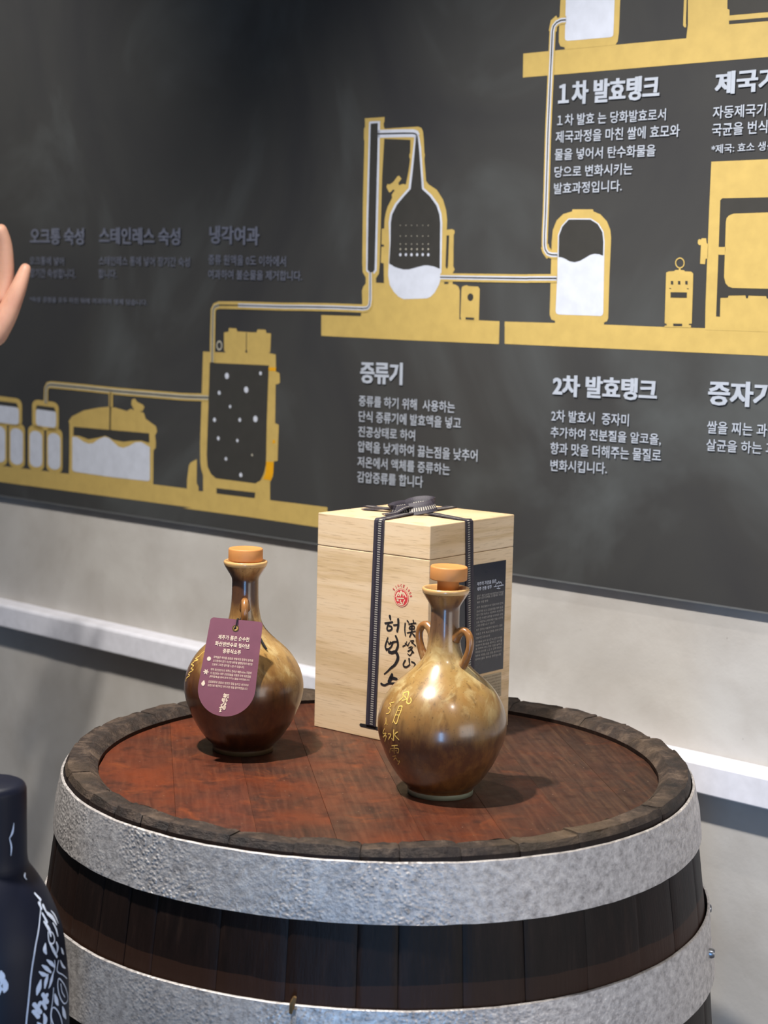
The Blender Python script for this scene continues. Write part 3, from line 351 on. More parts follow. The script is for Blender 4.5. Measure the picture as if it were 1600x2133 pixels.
def m_skin():
    t = NT('skin'); a = t.noise(t.coord(), 30, 4)
    return t.set(t.ramp(a, [(.3, lin((206, 150, 128))), (.7, lin((226, 176, 150)))]), .5, 0, t.bump(t.noise(t.coord(), 500, 2), .1, .0004), Subsurface_Weight=.15, Subsurface_Radius=(.02, .008, .004))
M_ = dict(wall=m_wall(), board=m_board(), stave=m_stave(), chime=m_chime(), hoop=m_hoop(1.0), hoop_s=m_hoop(.45), box=m_box(), ribbon=m_ribbon(), skin=m_skin(),
    gold=plain('gold_print', (186, 160, 94), .42), white=plain('white_print', (194, 199, 213), .42), dark=plain('dark_print', (56, 55, 53), .36),
    orange=plain('orange_print', (216, 156, 20), .42), dim=plain('grey_print', (176, 172, 158), .42), text_hazed=plain('hazed_lettering', (100, 104, 120), .42), text=plain('pale_lettering', (166, 173, 186), .42), lead=plain('board_edge', (96, 98, 100), .4),
    rail=plain('rail_paint', (224, 224, 234), .4), floor=None, cork=plain('tan_stopper', (206, 138, 76), .55),
    ink=plain('black_ink', (34, 32, 36), .55), red=plain('red_ink', (206, 58, 66), .55), cream=plain('bare_wood_mark', (232, 208, 176), .6),
    tagm=plain('mauve_card', (132, 80, 94), .5), taged=plain('card_edge', (206, 170, 170), .6), tagtx=plain('cream_lettering', (246, 222, 196), .5), goldink=plain('gold_lettering', (236, 196, 104), .35),
    eyelet=plain('brass_ring', (200, 160, 80), .3, 1.0), cord=plain('black_cord', (24, 22, 24), .7), slot=plain('slot_shadow', (26, 22, 24), .8), sticker=plain('black_sticker', (42, 42, 50), .22),
    stick_tx=plain('grey_lettering', (176, 172, 168), .5), foot=plain('pale_foot_glaze', (158, 164, 142), .35), dkfoot=plain('brown_foot_glaze', (96, 80, 56), .35),
    navy=plain('navy_glaze', (11, 16, 34), .5, Specular_IOR_Level=.3), flower=plain('white_blossom_print', (222, 230, 248), .4), shirt=plain('dark_cloth', (40, 44, 56), .8), hair=plain('black_hair', (24, 20, 18), .6),
    steel=plain('zinc_bolt', (150, 152, 158), .35, .9), paint=plain('black_metal', (40, 40, 42), .45, .6), tread=plain('shoe', (30, 28, 28), .6), eye=plain('eye_white', (230, 226, 220), .3), lip=plain('lip', (176, 96, 92), .5), rust=plain('rusted_tip', (128, 100, 64), .6, .4))
def m_floor():
    t = NT('floor_vinyl'); a = t.noise(t.coord(), 5, 5)
    return t.set(t.ramp(a, [(.3, lin((96, 88, 82))), (.7, lin((120, 112, 104)))]), .4, 0, t.bump(a, .05, .002))
M_['floor'] = m_floor()

# ------------------------------------------------------------ the setting
YAW, WD = 0.74093, 1.680                        # board plane; the wall lies 9 mm behind it
def wp(s, z, off=0.0):
    d = WD - off
    return (s*cos(YAW)+d*sin(YAW), -s*sin(YAW)+d*cos(YAW), z)
def wall_box(name, s0, s1, z0, z1, o0, o1, mat, **k):
    V = [wp(s, z, o) for o in (o0, o1) for s, z in ((s0, z0), (s1, z0), (s1, z1), (s0, z1))]
    F = [(0, 3, 2, 1), (4, 5, 6, 7), (0, 1, 5, 4), (1, 2, 6, 5), (2, 3, 7, 6), (3, 0, 4, 7)]
    return fixn(mk(name, V, F, mat, **k))
w = wall_box('wall_back', -4.2, 2.4, -ZR, 1.8, -.13, -.009, M_['wall'], base=wp(-1, -ZR)); tag(w, 'mottled grey plaster wall behind the barrel and the display board', kind='structure')
V = [(-4.5, -2.5, -ZR), (3.2, -2.5, -ZR), (3.2, 5.2, -ZR), (-4.5, 5.2, -ZR)]
V += [(x, y, z-.1) for x, y, z in V]
f = fixn(mk('floor', V, [(0, 1, 2, 3), (7, 6, 5, 4), (0, 4, 5, 1), (1, 5, 6, 2), (2, 6, 7, 3), (3, 7, 4, 0)], M_['floor'], base=(0, 0, -ZR))); tag(f, 'plain brownish grey floor under the barrel', kind='structure')
# rail: eased top edge
prof = [(-.009, -.1237), (.0185, -.1237), (.0205, -.1220), (.0210, -.0900), (.0195, -.0868), (.0160, -.0850), (-.009, -.0835)]
rv, rf = loft([[wp(s, z, o) for o, z in prof] for s in (-4.1, 2.3)])
tag(bevel(fixn(mk('trim_1', rv, rf, M_['rail'], base=wp(-1, -.12))), .0008), 'pale grey horizontal rail running along the wall below the board', kind='structure')
rv, rf = loft([[wp(s, z, o) for o, z in [(-.009, -ZR), (.004, -ZR), (.004, -ZR+.08), (-.009, -ZR+.085)]] for s in (-4.1, 2.3)])
tag(fixn(mk('baseboard_back', rv, rf, M_['rail'], base=wp(-1, -ZR))), 'pale skirting at the foot of the plaster wall', kind='structure')

# ------------------------------------------------------------ display board with its flat print
bd = empty('display_board', wp(-1.5, .0917), 'large charcoal wall board with a golden distillery diagram and pale Korean text', 'board')
bevel(wall_box('panel', -3.6, .35, .0917, 1.45, -.0088, 0, M_['board'], parent=bd), .0008)
wall_box('bottom_edge', -3.6, .35, .0905, .0925, -.0085, .0004, M_['lead'], parent=bd)
prefetch([t_[0] for t_ in TEXTS if t_[6]], .024)
prefetch([t_[0] for t_ in TEXTS if not t_[6]], .012)
prefetch(list('SINCE１950')+['제주의 자연을 담은', '제주 전통 명주', '제주가 품은 순수한', '화산암반수로 빚어낸', '증류식소주'], .02)
order = ['gold', 'white', 'dark', 'orange', 'dim']
names = {'printed_transfer_pipe': 'printed_pipes'}
for nm, items in PRINTS.items():
    V, F, fm = [], [], []
    for it in items:
        mi = order.index(it[1]); off = .0003+it[2]*.0002; o = len(V)
        if it[0] == 'P': v2 = [(a/1e4, b/1e4) for a, b in it[3]]; f2 = [tuple(range(len(v2)))]
        elif it[0] == 'C':
            cx, cy = it[4][0]/1e4, it[4][1]/1e4; r = it[3]/1e4; v2 = [(cx+r*cos(a*pi/8), cy+r*sin(a*pi/8)) for a in range(16)]; f2 = [tuple(range(16))]
        else: v2, f2 = stroke2d([(a/1e4, b/1e4) for a, b in it[4]], it[3]/1e4, smooth=False, cap=False)
        V += [wp(a, b, off) for a, b in v2]; F += [tuple(x+o for x in q) for q in f2]; fm += [mi]*len(f2)
    mk(names.get(nm, nm), V, F, [M_[q] for q in order], parent=bd, fm=fm)
for s, x0, z0, x1, z0b, h, b in TEXTS:
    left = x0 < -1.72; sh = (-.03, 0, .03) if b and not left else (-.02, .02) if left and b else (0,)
    v2, f2 = fit(s, x0+.0012*bool(b), z0, x1-.0012*bool(b), z0+h, .024 if b else .012, z0b-z0); V, F = [], []
    for k, d in enumerate(sh):
        o = len(V); V += [wp(a+d*h, c, .0018+k*.00008) for a, c in v2]; F += [tuple(q+o for q in p) for p in f2]
    mk('printed_heading' if b else 'printed_text_line', V, F, M_['text_hazed' if left else 'text'], parent=bd)  # left columns: lettering colour dimmed to stand in for haze

# ------------------------------------------------------------ barrel
BC = (0.0003, 1.5909)
br = empty('barrel', (BC[0], BC[1], -ZR), 'dark oak barrel with grey galvanised hoops carrying two bottles and a wooden box', 'barrel')
def RS(z): return .329 - .039*((z+.45)/.45)**2
def pol(a, r, z): return (BC[0]+r*cos(a), BC[1]+r*sin(a), z)
ang = [-163, -148, -139, -132, -126, -114, -103, -92.5, -86.4, -76.8, -67, -55.8, -44, -33, -20.2, -6, 8.6, 28.4-9, 28.4, 46.8-9, 46.8, 58, 71, 84, 93, 104, 117, 126, 138, 149, 163, 176, 186]
rows = [-.45+.45*x for x in (1, .985, .975, .95, .9, .82, .72, .6, .45, .25, 0, -.25, -.45, -.6, -.75, -.88, -.96, -1)]
from mathutils import noise as mn
for i in range(len(ang)):
    a0 = rad(ang[i]); a1 = rad(ang[(i+1) % len(ang)] + (360 if i == len(ang)-1 else 0))
    n = max(5, int((a1-a0)/rad(2.2))); g = .0002/.3; rj = random.uniform(-.0009, .0008); zj = random.uniform(-.0016, .0006)
    ts = [0, .05/ (n/6)] + [k/n for k in range(1, n)] + [1-.05/(n/6), 1]
    rings = []
    for ri, z in enumerate(rows):
        out, inn = [], []
        for t in ts:
            a = a0+g+(a1-a0-2*g)*t; e = .0009 if t in (0, 1) else 0
            top = ri == 0; bot = ri == len(rows)-1
            nz = mn.noise(Vector((cos(a)*9, sin(a)*9, i*.37)))*.0022 + mn.noise(Vector((cos(a)*40, sin(a)*40, i)))*.0016
            zz = z + ((zj+nz-e) if top else 0)
            ro = RS(z)+rj*(1 if z > -.1 or z < -.8 else .4)-e - (.0016+mn.noise(Vector((cos(a)*30, sin(a)*30, 5)))*.0016 if top or bot else 0)
            ri_ = (.2705+mn.noise(Vector((cos(a)*25, sin(a)*25, 9)))*.0016) if (top or bot) else (.2615 if (z > -.03 or z < -.87) else RS(z)-.024)
            if z > -.03 or z < -.87: ri_ = min(ri_, RS(z)-.012)
            out.append(pol(a, ro, zz)); inn.append(pol(a, ri_, zz - (.0005 if top else .0015 if ri == 1 else 0)))
        rings.append(out+inn[::-1])
    v, f = loft(rings)
    # material: end grain on the top rows, stave wood below
    nn = len(rings[0]); fm = [(0 if q//nn >= 1 else 1) for q in range((len(rings)-1)*nn)]+[1, 1]
    o = mk('stave', v, f, [M_['stave'], M_['chime']], parent=br, smooth=True, fm=fm, angle=40)
# head boards, running away from the camera
hz = -.012; hd = rad(-82); tx, ty = cos(hd), sin(hd); nx, ny = -ty, tx
cuts = [-.2612, -.1928, -.1277, -.064, .0069, .0746, .1354, .2010, .2612]
HM = [m_head(i) for i in range(8)]
for i in range(len(cuts)-1):
    d0, d1 = cuts[i]+.00006, cuts[i+1]-.00006; R = .2613
    arcs = []
    for sgn in (1, -1):
        for k in range(13):
            d = d0+(d1-d0)*(k/12 if sgn == 1 else 1-k/12); d = max(-R+1e-4, min(R-1e-4, d)); h = math.sqrt(R*R-d*d)*sgn; arcs.append((BC[0]+nx*d+tx*h, BC[1]+ny*d+ty*h))
    dz = [0, .0001, -.0001, .00005][i % 4]
    v, f = loft([[(x, y, hz-.015) for x, y in arcs], [(x, y, hz+dz) for x, y in arcs]])
    bevel(fixn(mk('head_board', v, f, HM[i], parent=br)), .0002, 1)
v, f = lathe((BC[0], BC[1], 0), [(.26, -.88), (.26, -.872)], 48); mk('lower_head', v, f, M_['stave'], parent=br)
def hoop(z1, z0, mat, wob=.0006, d=.0022, gap=.0010):
    rings = []; n = 144
    for o, z in ((gap, z0), (gap+d, z0+.0006), (gap+d+.0006, (z0+z1)/2), (gap+d, z1-.0006), (gap+d*.6, z1), (gap, z1)):
        rings.append([pol(2*pi*j/n, RS(z)+o+wob*sin(5*2*pi*j/n+z*90), z+.0012*sin(3*2*pi*j/n+1)+.0006*mn.noise(Vector((cos(2*pi*j/n)*20, sin(2*pi*j/n)*20, z*50)))) for j in range(n)])
    rings.append(rings[0]); v, f = loft(rings, True, False, False)
    return fixn(mk('hoop', v, f, mat, parent=br, smooth=True, angle=40))
h1 = hoop(-.0100, -.0580, M_['hoop']); h2 = hoop(-.1225, -.1840, M_['hoop_s'], .0010, .0022, .0016)
hoop(-.716, -.777, M_['hoop_s']); hoop(-.842, -.890, M_['hoop'])
def at_hoop(deg, z, r, dz, out, name, mat, par, base=.0035):
    a = rad(deg); o_ = Vector((cos(a), sin(a), 0)); t_ = Vector((-sin(a), cos(a), 0)); c = Vector(pol(a, RS(z)+base, z))
    rings = []
    for k, (rr_, hh) in enumerate(((r, 0), (r, out*.6), (r*.75, out), (r*.2, out*1.05))):
        rings.append([tuple(c+o_*hh+t_*(rr_*cos(2*pi*j/12))+Vector((0, 0, 1))*(rr_*sin(2*pi*j/12)*dz)) for j in range(12)])
    v, f = loft(rings); return fixn(mk(name, v, f, mat, parent=par, smooth=True, angle=50))
at_hoop(-1, -.142, .0042, 1.1, .0050, 'rivet', M_['steel'], h2); at_hoop(-17, -.153, .0042, 1.1, .0050, 'rivet', M_['steel'], h2)
at_hoop(172, -.035, .004, 1, .003, 'rivet', M_['steel'], h1)
# the overlapping end of the second hoop and its bent tip
v, f = [], []
a0, a1 = rad(-101.5), rad(-101.1)
ring = [[pol(a, RS(z)+.0042+.001*(k), z) for z in (-.183, -.15, -.1235)] + [pol(a, RS(z)+.0062+.001*k, z) for z in (-.1235, -.15, -.183)] for k, a in enumerate((rad(-101.6), rad(-101.45), rad(-100.8)))]
v, f = loft(ring); fixn(mk('hoop_end', v, f, M_['hoop_s'], parent=h2))
v, f = tube([pol(rad(-101.6), .315, -.127), pol(rad(-101.4), .3155, -.119), pol(rad(-101.0), .316, -.113)], [.0018, .0022, .0014], 6); mk('bent_tip', v, f, M_['rust'], parent=h2)

# ------------------------------------------------------------ wooden gift box
BXC = Vector((0.0466, 1.7036)); BY = 0.67142; BW = 0.1477; ZT, ZL, ZB = 0.2029, 0.1685, -.0257
dl = Vector((-cos(BY), sin(BY))); dr = Vector((sin(BY), cos(BY)))
def bp(u, v, z):             # u along the left face up to the near corner, v from the near corner along the right face
    q = BXC + dl*(BW-u) + dr*v; return (q.x, q.y, z)
cx, cy, _ = bp(BW/2, BW/2, 0)
bx = empty('gift_box', (cx, cy, ZB), 'pale wooden upright box tied with a dark ribbon, standing behind the right-hand bottle', 'box')
def boxv(u0, u1, v0, v1, z0, z1):
    V = [bp(u, v, z) for z in (z0, z1) for u, v in ((u0, v0), (u1, v0), (u1, v1), (u0, v1))]
    return V, [(0, 3, 2, 1), (4, 5, 6, 7), (0, 1, 5, 4), (1, 2, 6, 5), (2, 3, 7, 6), (3, 0, 4, 7)]
bevel(fixn(mk('body', *boxv(0, BW, 0, BW, ZB, ZL-.0002), M_['box'], parent=bx)), .0007)
bevel(fixn(mk('lid', *boxv(0, BW, 0, BW, ZL+.0003, ZT), M_['box'], parent=bx)), .0009)
def fL(u, z, off=.0002): q = bp(u, -off, z); return q
def fR(v, z, off=.0002): q = bp(BW+off, v, z); return q
V, F = [], []
for wd_, P in INK:
    a, b = stroke2d([(x/1e5, z/1e5) for x, z in P], tuple(x/1e5 for x in wd_) if isinstance(wd_, tuple) else wd_/1e5)
    o = len(V); V += [fL(x, z, .0004) for x, z in a]; F += [tuple(k+o for k in q) for q in b]
mk('brush_lettering', V, F, M_['ink'], parent=bx)
lc = (.1134, .1264); lr = .0094
V = [fL(lc[0]+lr*cos(a*pi/20), lc[1]+lr*sin(a*pi/20), .0003) for a in range(40)]
V += [fL(lc[0]+r*cos(a*pi/20), lc[1]+r*sin(a*pi/20), .00045) for r in (.0089, .0083) for a in range(40)]
F = [tuple(range(40))]+[(40+a, 40+(a+1) % 40, 80+(a+1) % 40, 80+a) for a in range(40)]
emb = mk('round_emblem', V, F, [M_['red'], M_['cream']], parent=bx, fm=[0]+[1]*40)
V, F = [], []
for wd_, P in LOGOMARKS:
    a, b = stroke2d([(x/1e5, z/1e5) for x, z in P], wd_/1e5); o = len(V)
    V += [fL(x, z, .0005) for x, z in a]; F += [tuple(k+o for k in q) for q in b]
mk('mountain_mark', V, F, M_['cream'], parent=emb)
V, F = [], []
for ch, dg in zip('SINCE１950', (143, 125, 109, 93, 77, 57, 43, 29, 15)):
    v2, f2 = fit(ch, -.00032 if ch in 'I' else -.0009, 0, .00032 if ch in 'I' else .0009, .0030, .02); a = rad(dg); o = len(V)
    for x, y in v2:
        r = .0110+y; px_, pz_ = lc[0]+r*cos(a)+x*sin(a), lc[1]+r*sin(a)-x*cos(a); V.append(fL(px_, pz_, .0003))
    F += [tuple(k+o for k in q) for q in f2]
mk('emblem_lettering', V, F, M_['red'], parent=bx)
# ribbon
def band(P, Wv, width, th=.0008):
    """flat ribbon: P centre points (Vectors), Wv across directions"""
    V, F, UV = [], [], []; s = 0
    for i, p in enumerate(P):
        if i: s += (P[i]-P[i-1]).length
        a, b = P[max(i-1, 0)], P[min(i+1, len(P)-1)]; t = (b-a).normalized(); w_ = Wv[i] if isinstance(Wv, list) else Wv
        w_ = (w_-t*w_.dot(t)).normalized(); n_ = t.cross(w_)
        for x, y in ((-.5, -.5), (.5, -.5), (.5, .5), (-.5, .5)):
            V.append(tuple(p+w_*width*x+n_*th*y)); UV.append((x+.5, s))
        if i:
            k = 4*i
            for j in range(4): F.append((k-4+j, k-4+(j+1) % 4, k+(j+1) % 4, k+j))
    F += [(0, 1, 2, 3), (4*len(P)-4, 4*len(P)-3, 4*len(P)-2, 4*len(P)-1)]
    return V, F, UV
B3 = lambda u, v, z: Vector(bp(u, v, z))
D_l = Vector((dl.x, dl.y, 0)); D_r = Vector((dr.x, dr.y, 0)); mid = BW/2
def lerp(a, b, n): return [a+(b-a)*k/n for k in range(n+1)]
e = .0012
def addband(name, P, Wv, width, par=bx):
    V, F, UV = band(P, Wv, width); return fixn_uv(mk(name, V, F, M_['ribbon'], parent=par, uv=UV))
def fixn_uv(o):
    bm = bmesh.new(); bm.from_mesh(o.data); bmesh.ops.recalc_face_normals(bm, faces=bm.faces); bm.to_mesh(o.data); bm.free(); return o
RW = .0126
PL = lerp(B3(.0778, -e, -.0115), B3(.0832, -e, ZT-.003), 10)+[B3(.0832, -e*.7, ZT-.0004), B3(.0830, .0015, ZT+e)]+lerp(B3(.0828, .010, ZT+.0009), B3(.076, .060, ZT+.0025), 6)
addband('ribbon_band', PL, D_l, RW)
PRb = lerp(B3(BW+e, .0772, -.0115), B3(BW+e, .0645, ZT-.003), 10)+[B3(BW+e*.7, .0645, ZT-.0004), B3(BW-.0015, .0648, ZT+e)]+lerp(B3(BW-.010, .065, ZT+.0009), B3(.088, .072, ZT+.0025), 6)
addband('ribbon_band', PRb, D_r, RW)
PBk = lerp(B3(.062, BW+e, -.0115), B3(.066, BW+e, ZT-.003), 4)+[B3(.066, BW+e*.7, ZT-.0004), B3(.066, BW-.0015, ZT+e)]+lerp(B3(.067, BW-.012, ZT+.0009), B3(.073, .085, ZT+.0025), 5)
addband('ribbon_band', PBk, D_l, RW)
PLb = lerp(B3(-e, .070, -.0115), B3(-e, .080, ZT-.003), 4)+[B3(-e*.7, .080, ZT-.0004), B3(.0015, .080, ZT+e)]+lerp(B3(.012, .079, ZT+.0009), B3(.062, .074, ZT+.0025), 5)
addband('ribbon_band', PLb, D_r, RW)
K0 = B3(.076, .070, ZT+.004)     # knot
X = Vector((1, 0, 0)); Y = Vector((0, 1, 0)); Z = Vector((0, 0, 1))
bow = mk('bow_knot', *lathe((K0.x, K0.y, K0.z), [(.001, -.004), (.006, -.003), (.0075, .001), (.006, .0048), (.001, .006)], 14), M_['ribbon'], parent=bx, smooth=True)
def loop(pts, across, width=.0115): 
    P = [K0+X*a+Y*b+Z*c for a, b, c in catmull(pts, 6)]
    V, F, UV = band(P, [across]*len(P), width); return fixn_uv(mk('bow_loop', V, F, M_['ribbon'], parent=bx, uv=UV, smooth=False))
loop([(-.004, .004, .003), (-.012, .002, .005), (-.021, -.004, .0042), (-.0265, -.008, .0018), (-.022, -.012, -.0002), (-.012, -.009, .001), (-.004, -.003, .003)], (Z*.80+Y*.45-X*.35).normalized(), .0110)
loop([(-.010, .002, .004), (-.002, .006, .007), (.009, .005, .0085), (.0165, .001, .0078), (.0185, -.005, .0065), (.012, -.010, .0050), (.002, -.0115, .0032), (-.008, -.0105, .0015)], (Z*.80+Y*.55-X*.20).normalized(), .0140)
for pts, ac in (([(0, -.002, .004), (-.012, -.010, .004), (-.022, -.016, -.001), (-.034, -.022, -.0028)], (Y-X*.6).normalized()), ([(.0, 0, .002), (-.020, .010, .001), (-.040, .018, -.0022), (-.056, .026, -.0028)], (Y+X*.5).normalized())):
    P = [K0+X*a+Y*b+Z*c for a, b, c in catmull(pts, 5)]
    V, F, UV = band(P, [ac]*len(P), .0105); fixn_uv(mk('bow_tail', V, F, M_['ribbon'], parent=bx, uv=UV))
# ribbon slots near the bottom
for fn, c in ((fL, .0765), (fR, .0775)):
    V = []
    for k in range(24):
        a = 2*pi*k/24; x = (.0115 if cos(a) > 0 else -.0115)+.0026*cos(a); V.append(fn(c+x, -.0135+.0019*sin(a), .0003))
    mk('ribbon_slot', V, [tuple(range(24))], M_['slot'], parent=bx)
# dark sticker on the right face
sv = [fR(v_, z_, o_) for o_ in (.0001, .0005) for v_, z_ in ((.050, .0392), (.1347, .0384), (.1340, .1555), (.050, .1562))]
stk = fixn(mk('sticker', sv, [(0, 3, 2, 1), (4, 5, 6, 7), (0, 1, 5, 4), (1, 2, 6, 5), (2, 3, 7, 6), (3, 0, 4, 7)], M_['sticker'], parent=bx))
def rtext(s, v0, z0, v1, h, mat, par, b=.004, nm='sticker_lettering', dz=0):
    a, q = fit(s, v0, z0, v1, z0+h, b, dz); return mk(nm, [fR(x, z, .0009) for x, z in a], q, mat, parent=par)
rtext('제주의 자연을 담은', .0816, .1335, .1166, .0040, M_['white'], stk, .02, dz=-.0004)
rtext('제주 전통 명주', .0819, .1280, .1082, .0040, M_['white'], stk, .02, dz=-.0002)
V, F = [], []
for P in ([(.1124, .1292), (.1303, .1292)], [(.1150, .1296), (.1175, .1330), (.1195, .1318), (.1210, .1340), (.1228, .1318), (.1248, .1330), (.1275, .1296)], [(.1180, .1272), (.1200, .1264), (.1240, .1264)], [(.1215, .1292), (.1205, .1275)]):
    a, b = stroke2d(P, .0008); o = len(V); V += [fR(x, z, .0009) for x, z in a]; F += [tuple(k+o for k in q) for q in b]
mk('sticker_emblem', V, F, M_['white'], parent=stk)
LN = [('제주가 품은 순수한 화산암반수로 빚어낸', .1215, 1), ('증류식소주 원액을 오크통에서 숙성한', .1190, 1), ('제주 전통 명주', .1148, .42), ('제주 화산암반수로 발효하여 단식', .1096, 1), ('증류기에 넣고 감압증류를 하여 원료', .1052, 1), ('향과 맛을 높이고 저온에서 숙성하여', .1016, 1), ('장기간 숙성한 원주를 냉각여과 공법', .0977, 1), ('으로 깨끗하고 부드러운 맛을 더하여', .0938, 1), ('그윽한 풍미를 느낄 수 있습니다', .0903, .70),
      ('제주 한라산 지점에서 생산되는 물을', .0858, 1), ('이용한 무색 제조방법을 통해 맑게', .0815, 1), ('만들어진 증류식소주', .0772, .53), ('오크통에 넣어 장기간 숙성한 원액을', .0728, 1), ('여과하여 불순물을 제거하고 제주 물', .0692, 1), ('을 더하여 부드러운 향을 높이고', .0657, 1), ('깨끗한 풍미를 느낄 수 있게 만드는', .0622, 1), ('제주의 자연을 담은 전통 증류식소주', .0583, 1), ('한라산 물로 빚어낸 명주입니다', .0545, .98)]
prefetch([q[0] for q in LN], 0)
for s, z, fr in LN: rtext(s, .0822, z, .0822+.0481*fr, .0024, M_['stick_tx'], stk, 0, dz=-.0008*fr)
# faint ingredients plate printed under the sticker
pl = [fR(v_, z_, .0003) for v_, z_ in ((.0985, .0090), (.1330, .0090), (.1320, .0352), (.0985, .0360))]
plt = mk('printed_plate', pl, [(0, 1, 2, 3)], plain('faint_plate', (166, 152, 128), .6), parent=bx)
PT = ('증류식소주 원액 숙성 원료', '제주 화산암반수 증류 원액', '제조방법 감압증류 냉각여과', '제주 한라산 지점 생산', '오크통 숙성 원액 여과', '저온 발효 증류 숙성 원주', '제주 전통 명주')
prefetch(PT, 0)
for k, s in enumerate(PT):
    rtext(s, .1000, .0325-k*.0033, .1305, .0018, plain('faint_ink', (118, 104, 84), .6) if k == 0 else bpy.data.materials['faint_ink'], plt, 0, 'plate_lettering')

# ------------------------------------------------------------ stoneware bottles
PROF = [(.0001, .0035), (.026, .0035), (.0285, .0), (.0303, .0), (.0306, .004), (.0312, .007), (.037, .0127), (.0418, .019), (.0464, .026), (.0505, .0335), (.0540, .042), (.0572, .050), (.0590, .058), (.0595, .0645), (.0590, .0715), (.0568, .080), (.0530, .0885), (.0472, .0975), (.0400, .1050), (.0330, .1110), (.0270, .1165), (.0220, .1220), (.0185, .1275), (.0162, .1340), (.0148, .142), (.0138, .150), (.0133, .160), (.0132, .171), (.0134, .1765), (.0150, .1805), (.0182, .1860), (.0208, .1905), (.0217, .1935), (.0214, .1955), (.0198, .1960), (.0182, .1940), (.0150, .1880), (.0112, .1810), (.0108, .165), (.0001, .164)]
PROF = [(r, z if z < .12 else .12+(z-.12)*.94) for r, z in PROF]
def finer(P, k=3):
    Q = catmull(P, k); return [(max(a, .0001), b) for a, b in Q]
def bottle(loc, mat, footmat, ear_az, label, gold, cap_z, cap_tilt, cap_dx):
    t = empty('bottle', loc, label, 'bottle', 'brown glazed stoneware bottles on the barrel')
    pr = [PROF[0], PROF[1], PROF[2], PROF[3], PROF[4]] + finer(PROF[4:32]) + finer(PROF[31:38]) + PROF[38:]
    v, f = lathe(loc, pr, 80, True, True); o = fixn(mk('bottle_body', v, f, [mat, footmat], parent=t, smooth=True))
    # glaze stops above the foot
    for p in o.data.polygons:
        zc = sum(o.data.vertices[i].co.z for i in p.vertices)/len(p.vertices)
        if zc < .0045: p.material_index = 1
    for az in (ear_az, ear_az+180):
        a = rad(az); d = Vector((sin(a), -cos(a), 0)); c = Vector(loc)
        P = [c+d*r+Z*z for r, z in ((.0115, .1450), (.0160, .1510), (.0225, .1540), (.0278, .1500), (.0292, .1420), (.0272, .1330), (.0225, .1235), (.0190, .1185))]
        v, f = tube(P, [.0058, .0046, .0036, .0035, .0035, .0036, .0042, .0048], 12); mk('ear_handle', v, f, EARM, parent=t, smooth=True)
    # stopper
    v1, f1 = lathe((0, 0, 0), [(.0001, -.022), (.0088, -.022), (.0098, -.020), (.0100, 0)], 40, True, False)
    v2, f2 = lathe((0, 0, 0), [(.0100, 0), (.0160, 0), (.0168, .0004), (.0171, .0012), (.0171, .0112), (.0168, .0121), (.0162, .0126), (.0140, .0127), (.0130, .0122), (.0001, .0121)], 40, False, True)
    v, f, _ = join((v1, f1), (v2, f2)); R = Matrix.Rotation(rad(cap_tilt), 3, 'Y'); c = Vector(loc)
    o = mk('stopper', [tuple(R @ Vector(p) + c + Vector((cap_dx, 0, cap_z))) for p in v], f, M_['cork'], parent=t, smooth=True, angle=45)
    fixn(o)
    rr_ = [q for q in PROF[4:34]]
    def rad_at(z):
        for (r0, z0), (r1, z1) in zip(rr_[:-1], rr_[1:]):
            if z0 <= z <= z1: return r0+(r1-r0)*(z-z0)/(z1-z0+1e-9)
        return .05
    V, F = [], []
    for wd_, P in gold:
        P = [(a/1000*.055, z/1e5) for a, z in P]
        if len(P) < 2: continue
        a, b = stroke2d(P, wd_/1e5, k=8); o_ = len(V)
        for x, z in a: r = rad_at(z)+.0005; q = x/.055; V.append((loc[0]+r*sin(q), loc[1]-r*cos(q), loc[2]+z))
        F += [tuple(k+o_ for k in q) for q in b]
    mk('gilt_brushwork', V, F, M_['goldink'], parent=t)
    return t
EARM = m_glaze('amber_glaze', [(0, (120, 76, 38)), (.6, (138, 90, 48)), (.8, (160, 108, 58)), (1, (170, 118, 66))], (96, 56, 28), (70, 40, 20), 3)
G2 = m_glaze('ochre_glaze', [(0, (84, 56, 34)), (.1, (104, 68, 38)), (.20, (84, 52, 34)), (.28, (80, 52, 36)), (.36, (128, 94, 54)), (.46, (152, 116, 66)), (.60, (176, 142, 84)), (.70, (164, 130, 80)), (.77, (116, 84, 58)), (.86, (104, 76, 60)), (.94, (172, 122, 68)), (1, (214, 164, 102))], (150, 104, 52), (70, 44, 26), 1.3)  # brown neck stops below the lip also carry its shade
G1 = m_glaze('umber_glaze', [(0, (58, 36, 24)), (.1, (66, 34, 20)), (.30, (76, 44, 26)), (.38, (104, 68, 36)), (.48, (156, 118, 64)), (.60, (180, 144, 86)), (.70, (150, 112, 64)), (.78, (90, 60, 40)), (.90, (80, 52, 38)), (.95, (160, 110, 60)), (1, (210, 160, 98))], (112, 70, 34), (48, 28, 16), 5.1, 1.1)  # glaze at the neck likewise darkened for the shade of the lip
B1 = (-.1360, 1.6928, -.0257); B2 = (.0579, 1.5546, -.0257)
bottle(B2, G2, M_['foot'], 51, 'ochre glazed round bottle with raised stopper and gilt characters, before the wooden box', GOLDTWO, .1985, 1.5, .0022)
bottle(B1, G1, M_['dkfoot'], 4, 'dark brown glazed round bottle with seated stopper, hung with a mauve tag', GOLDONE, .1912, 0, 0)

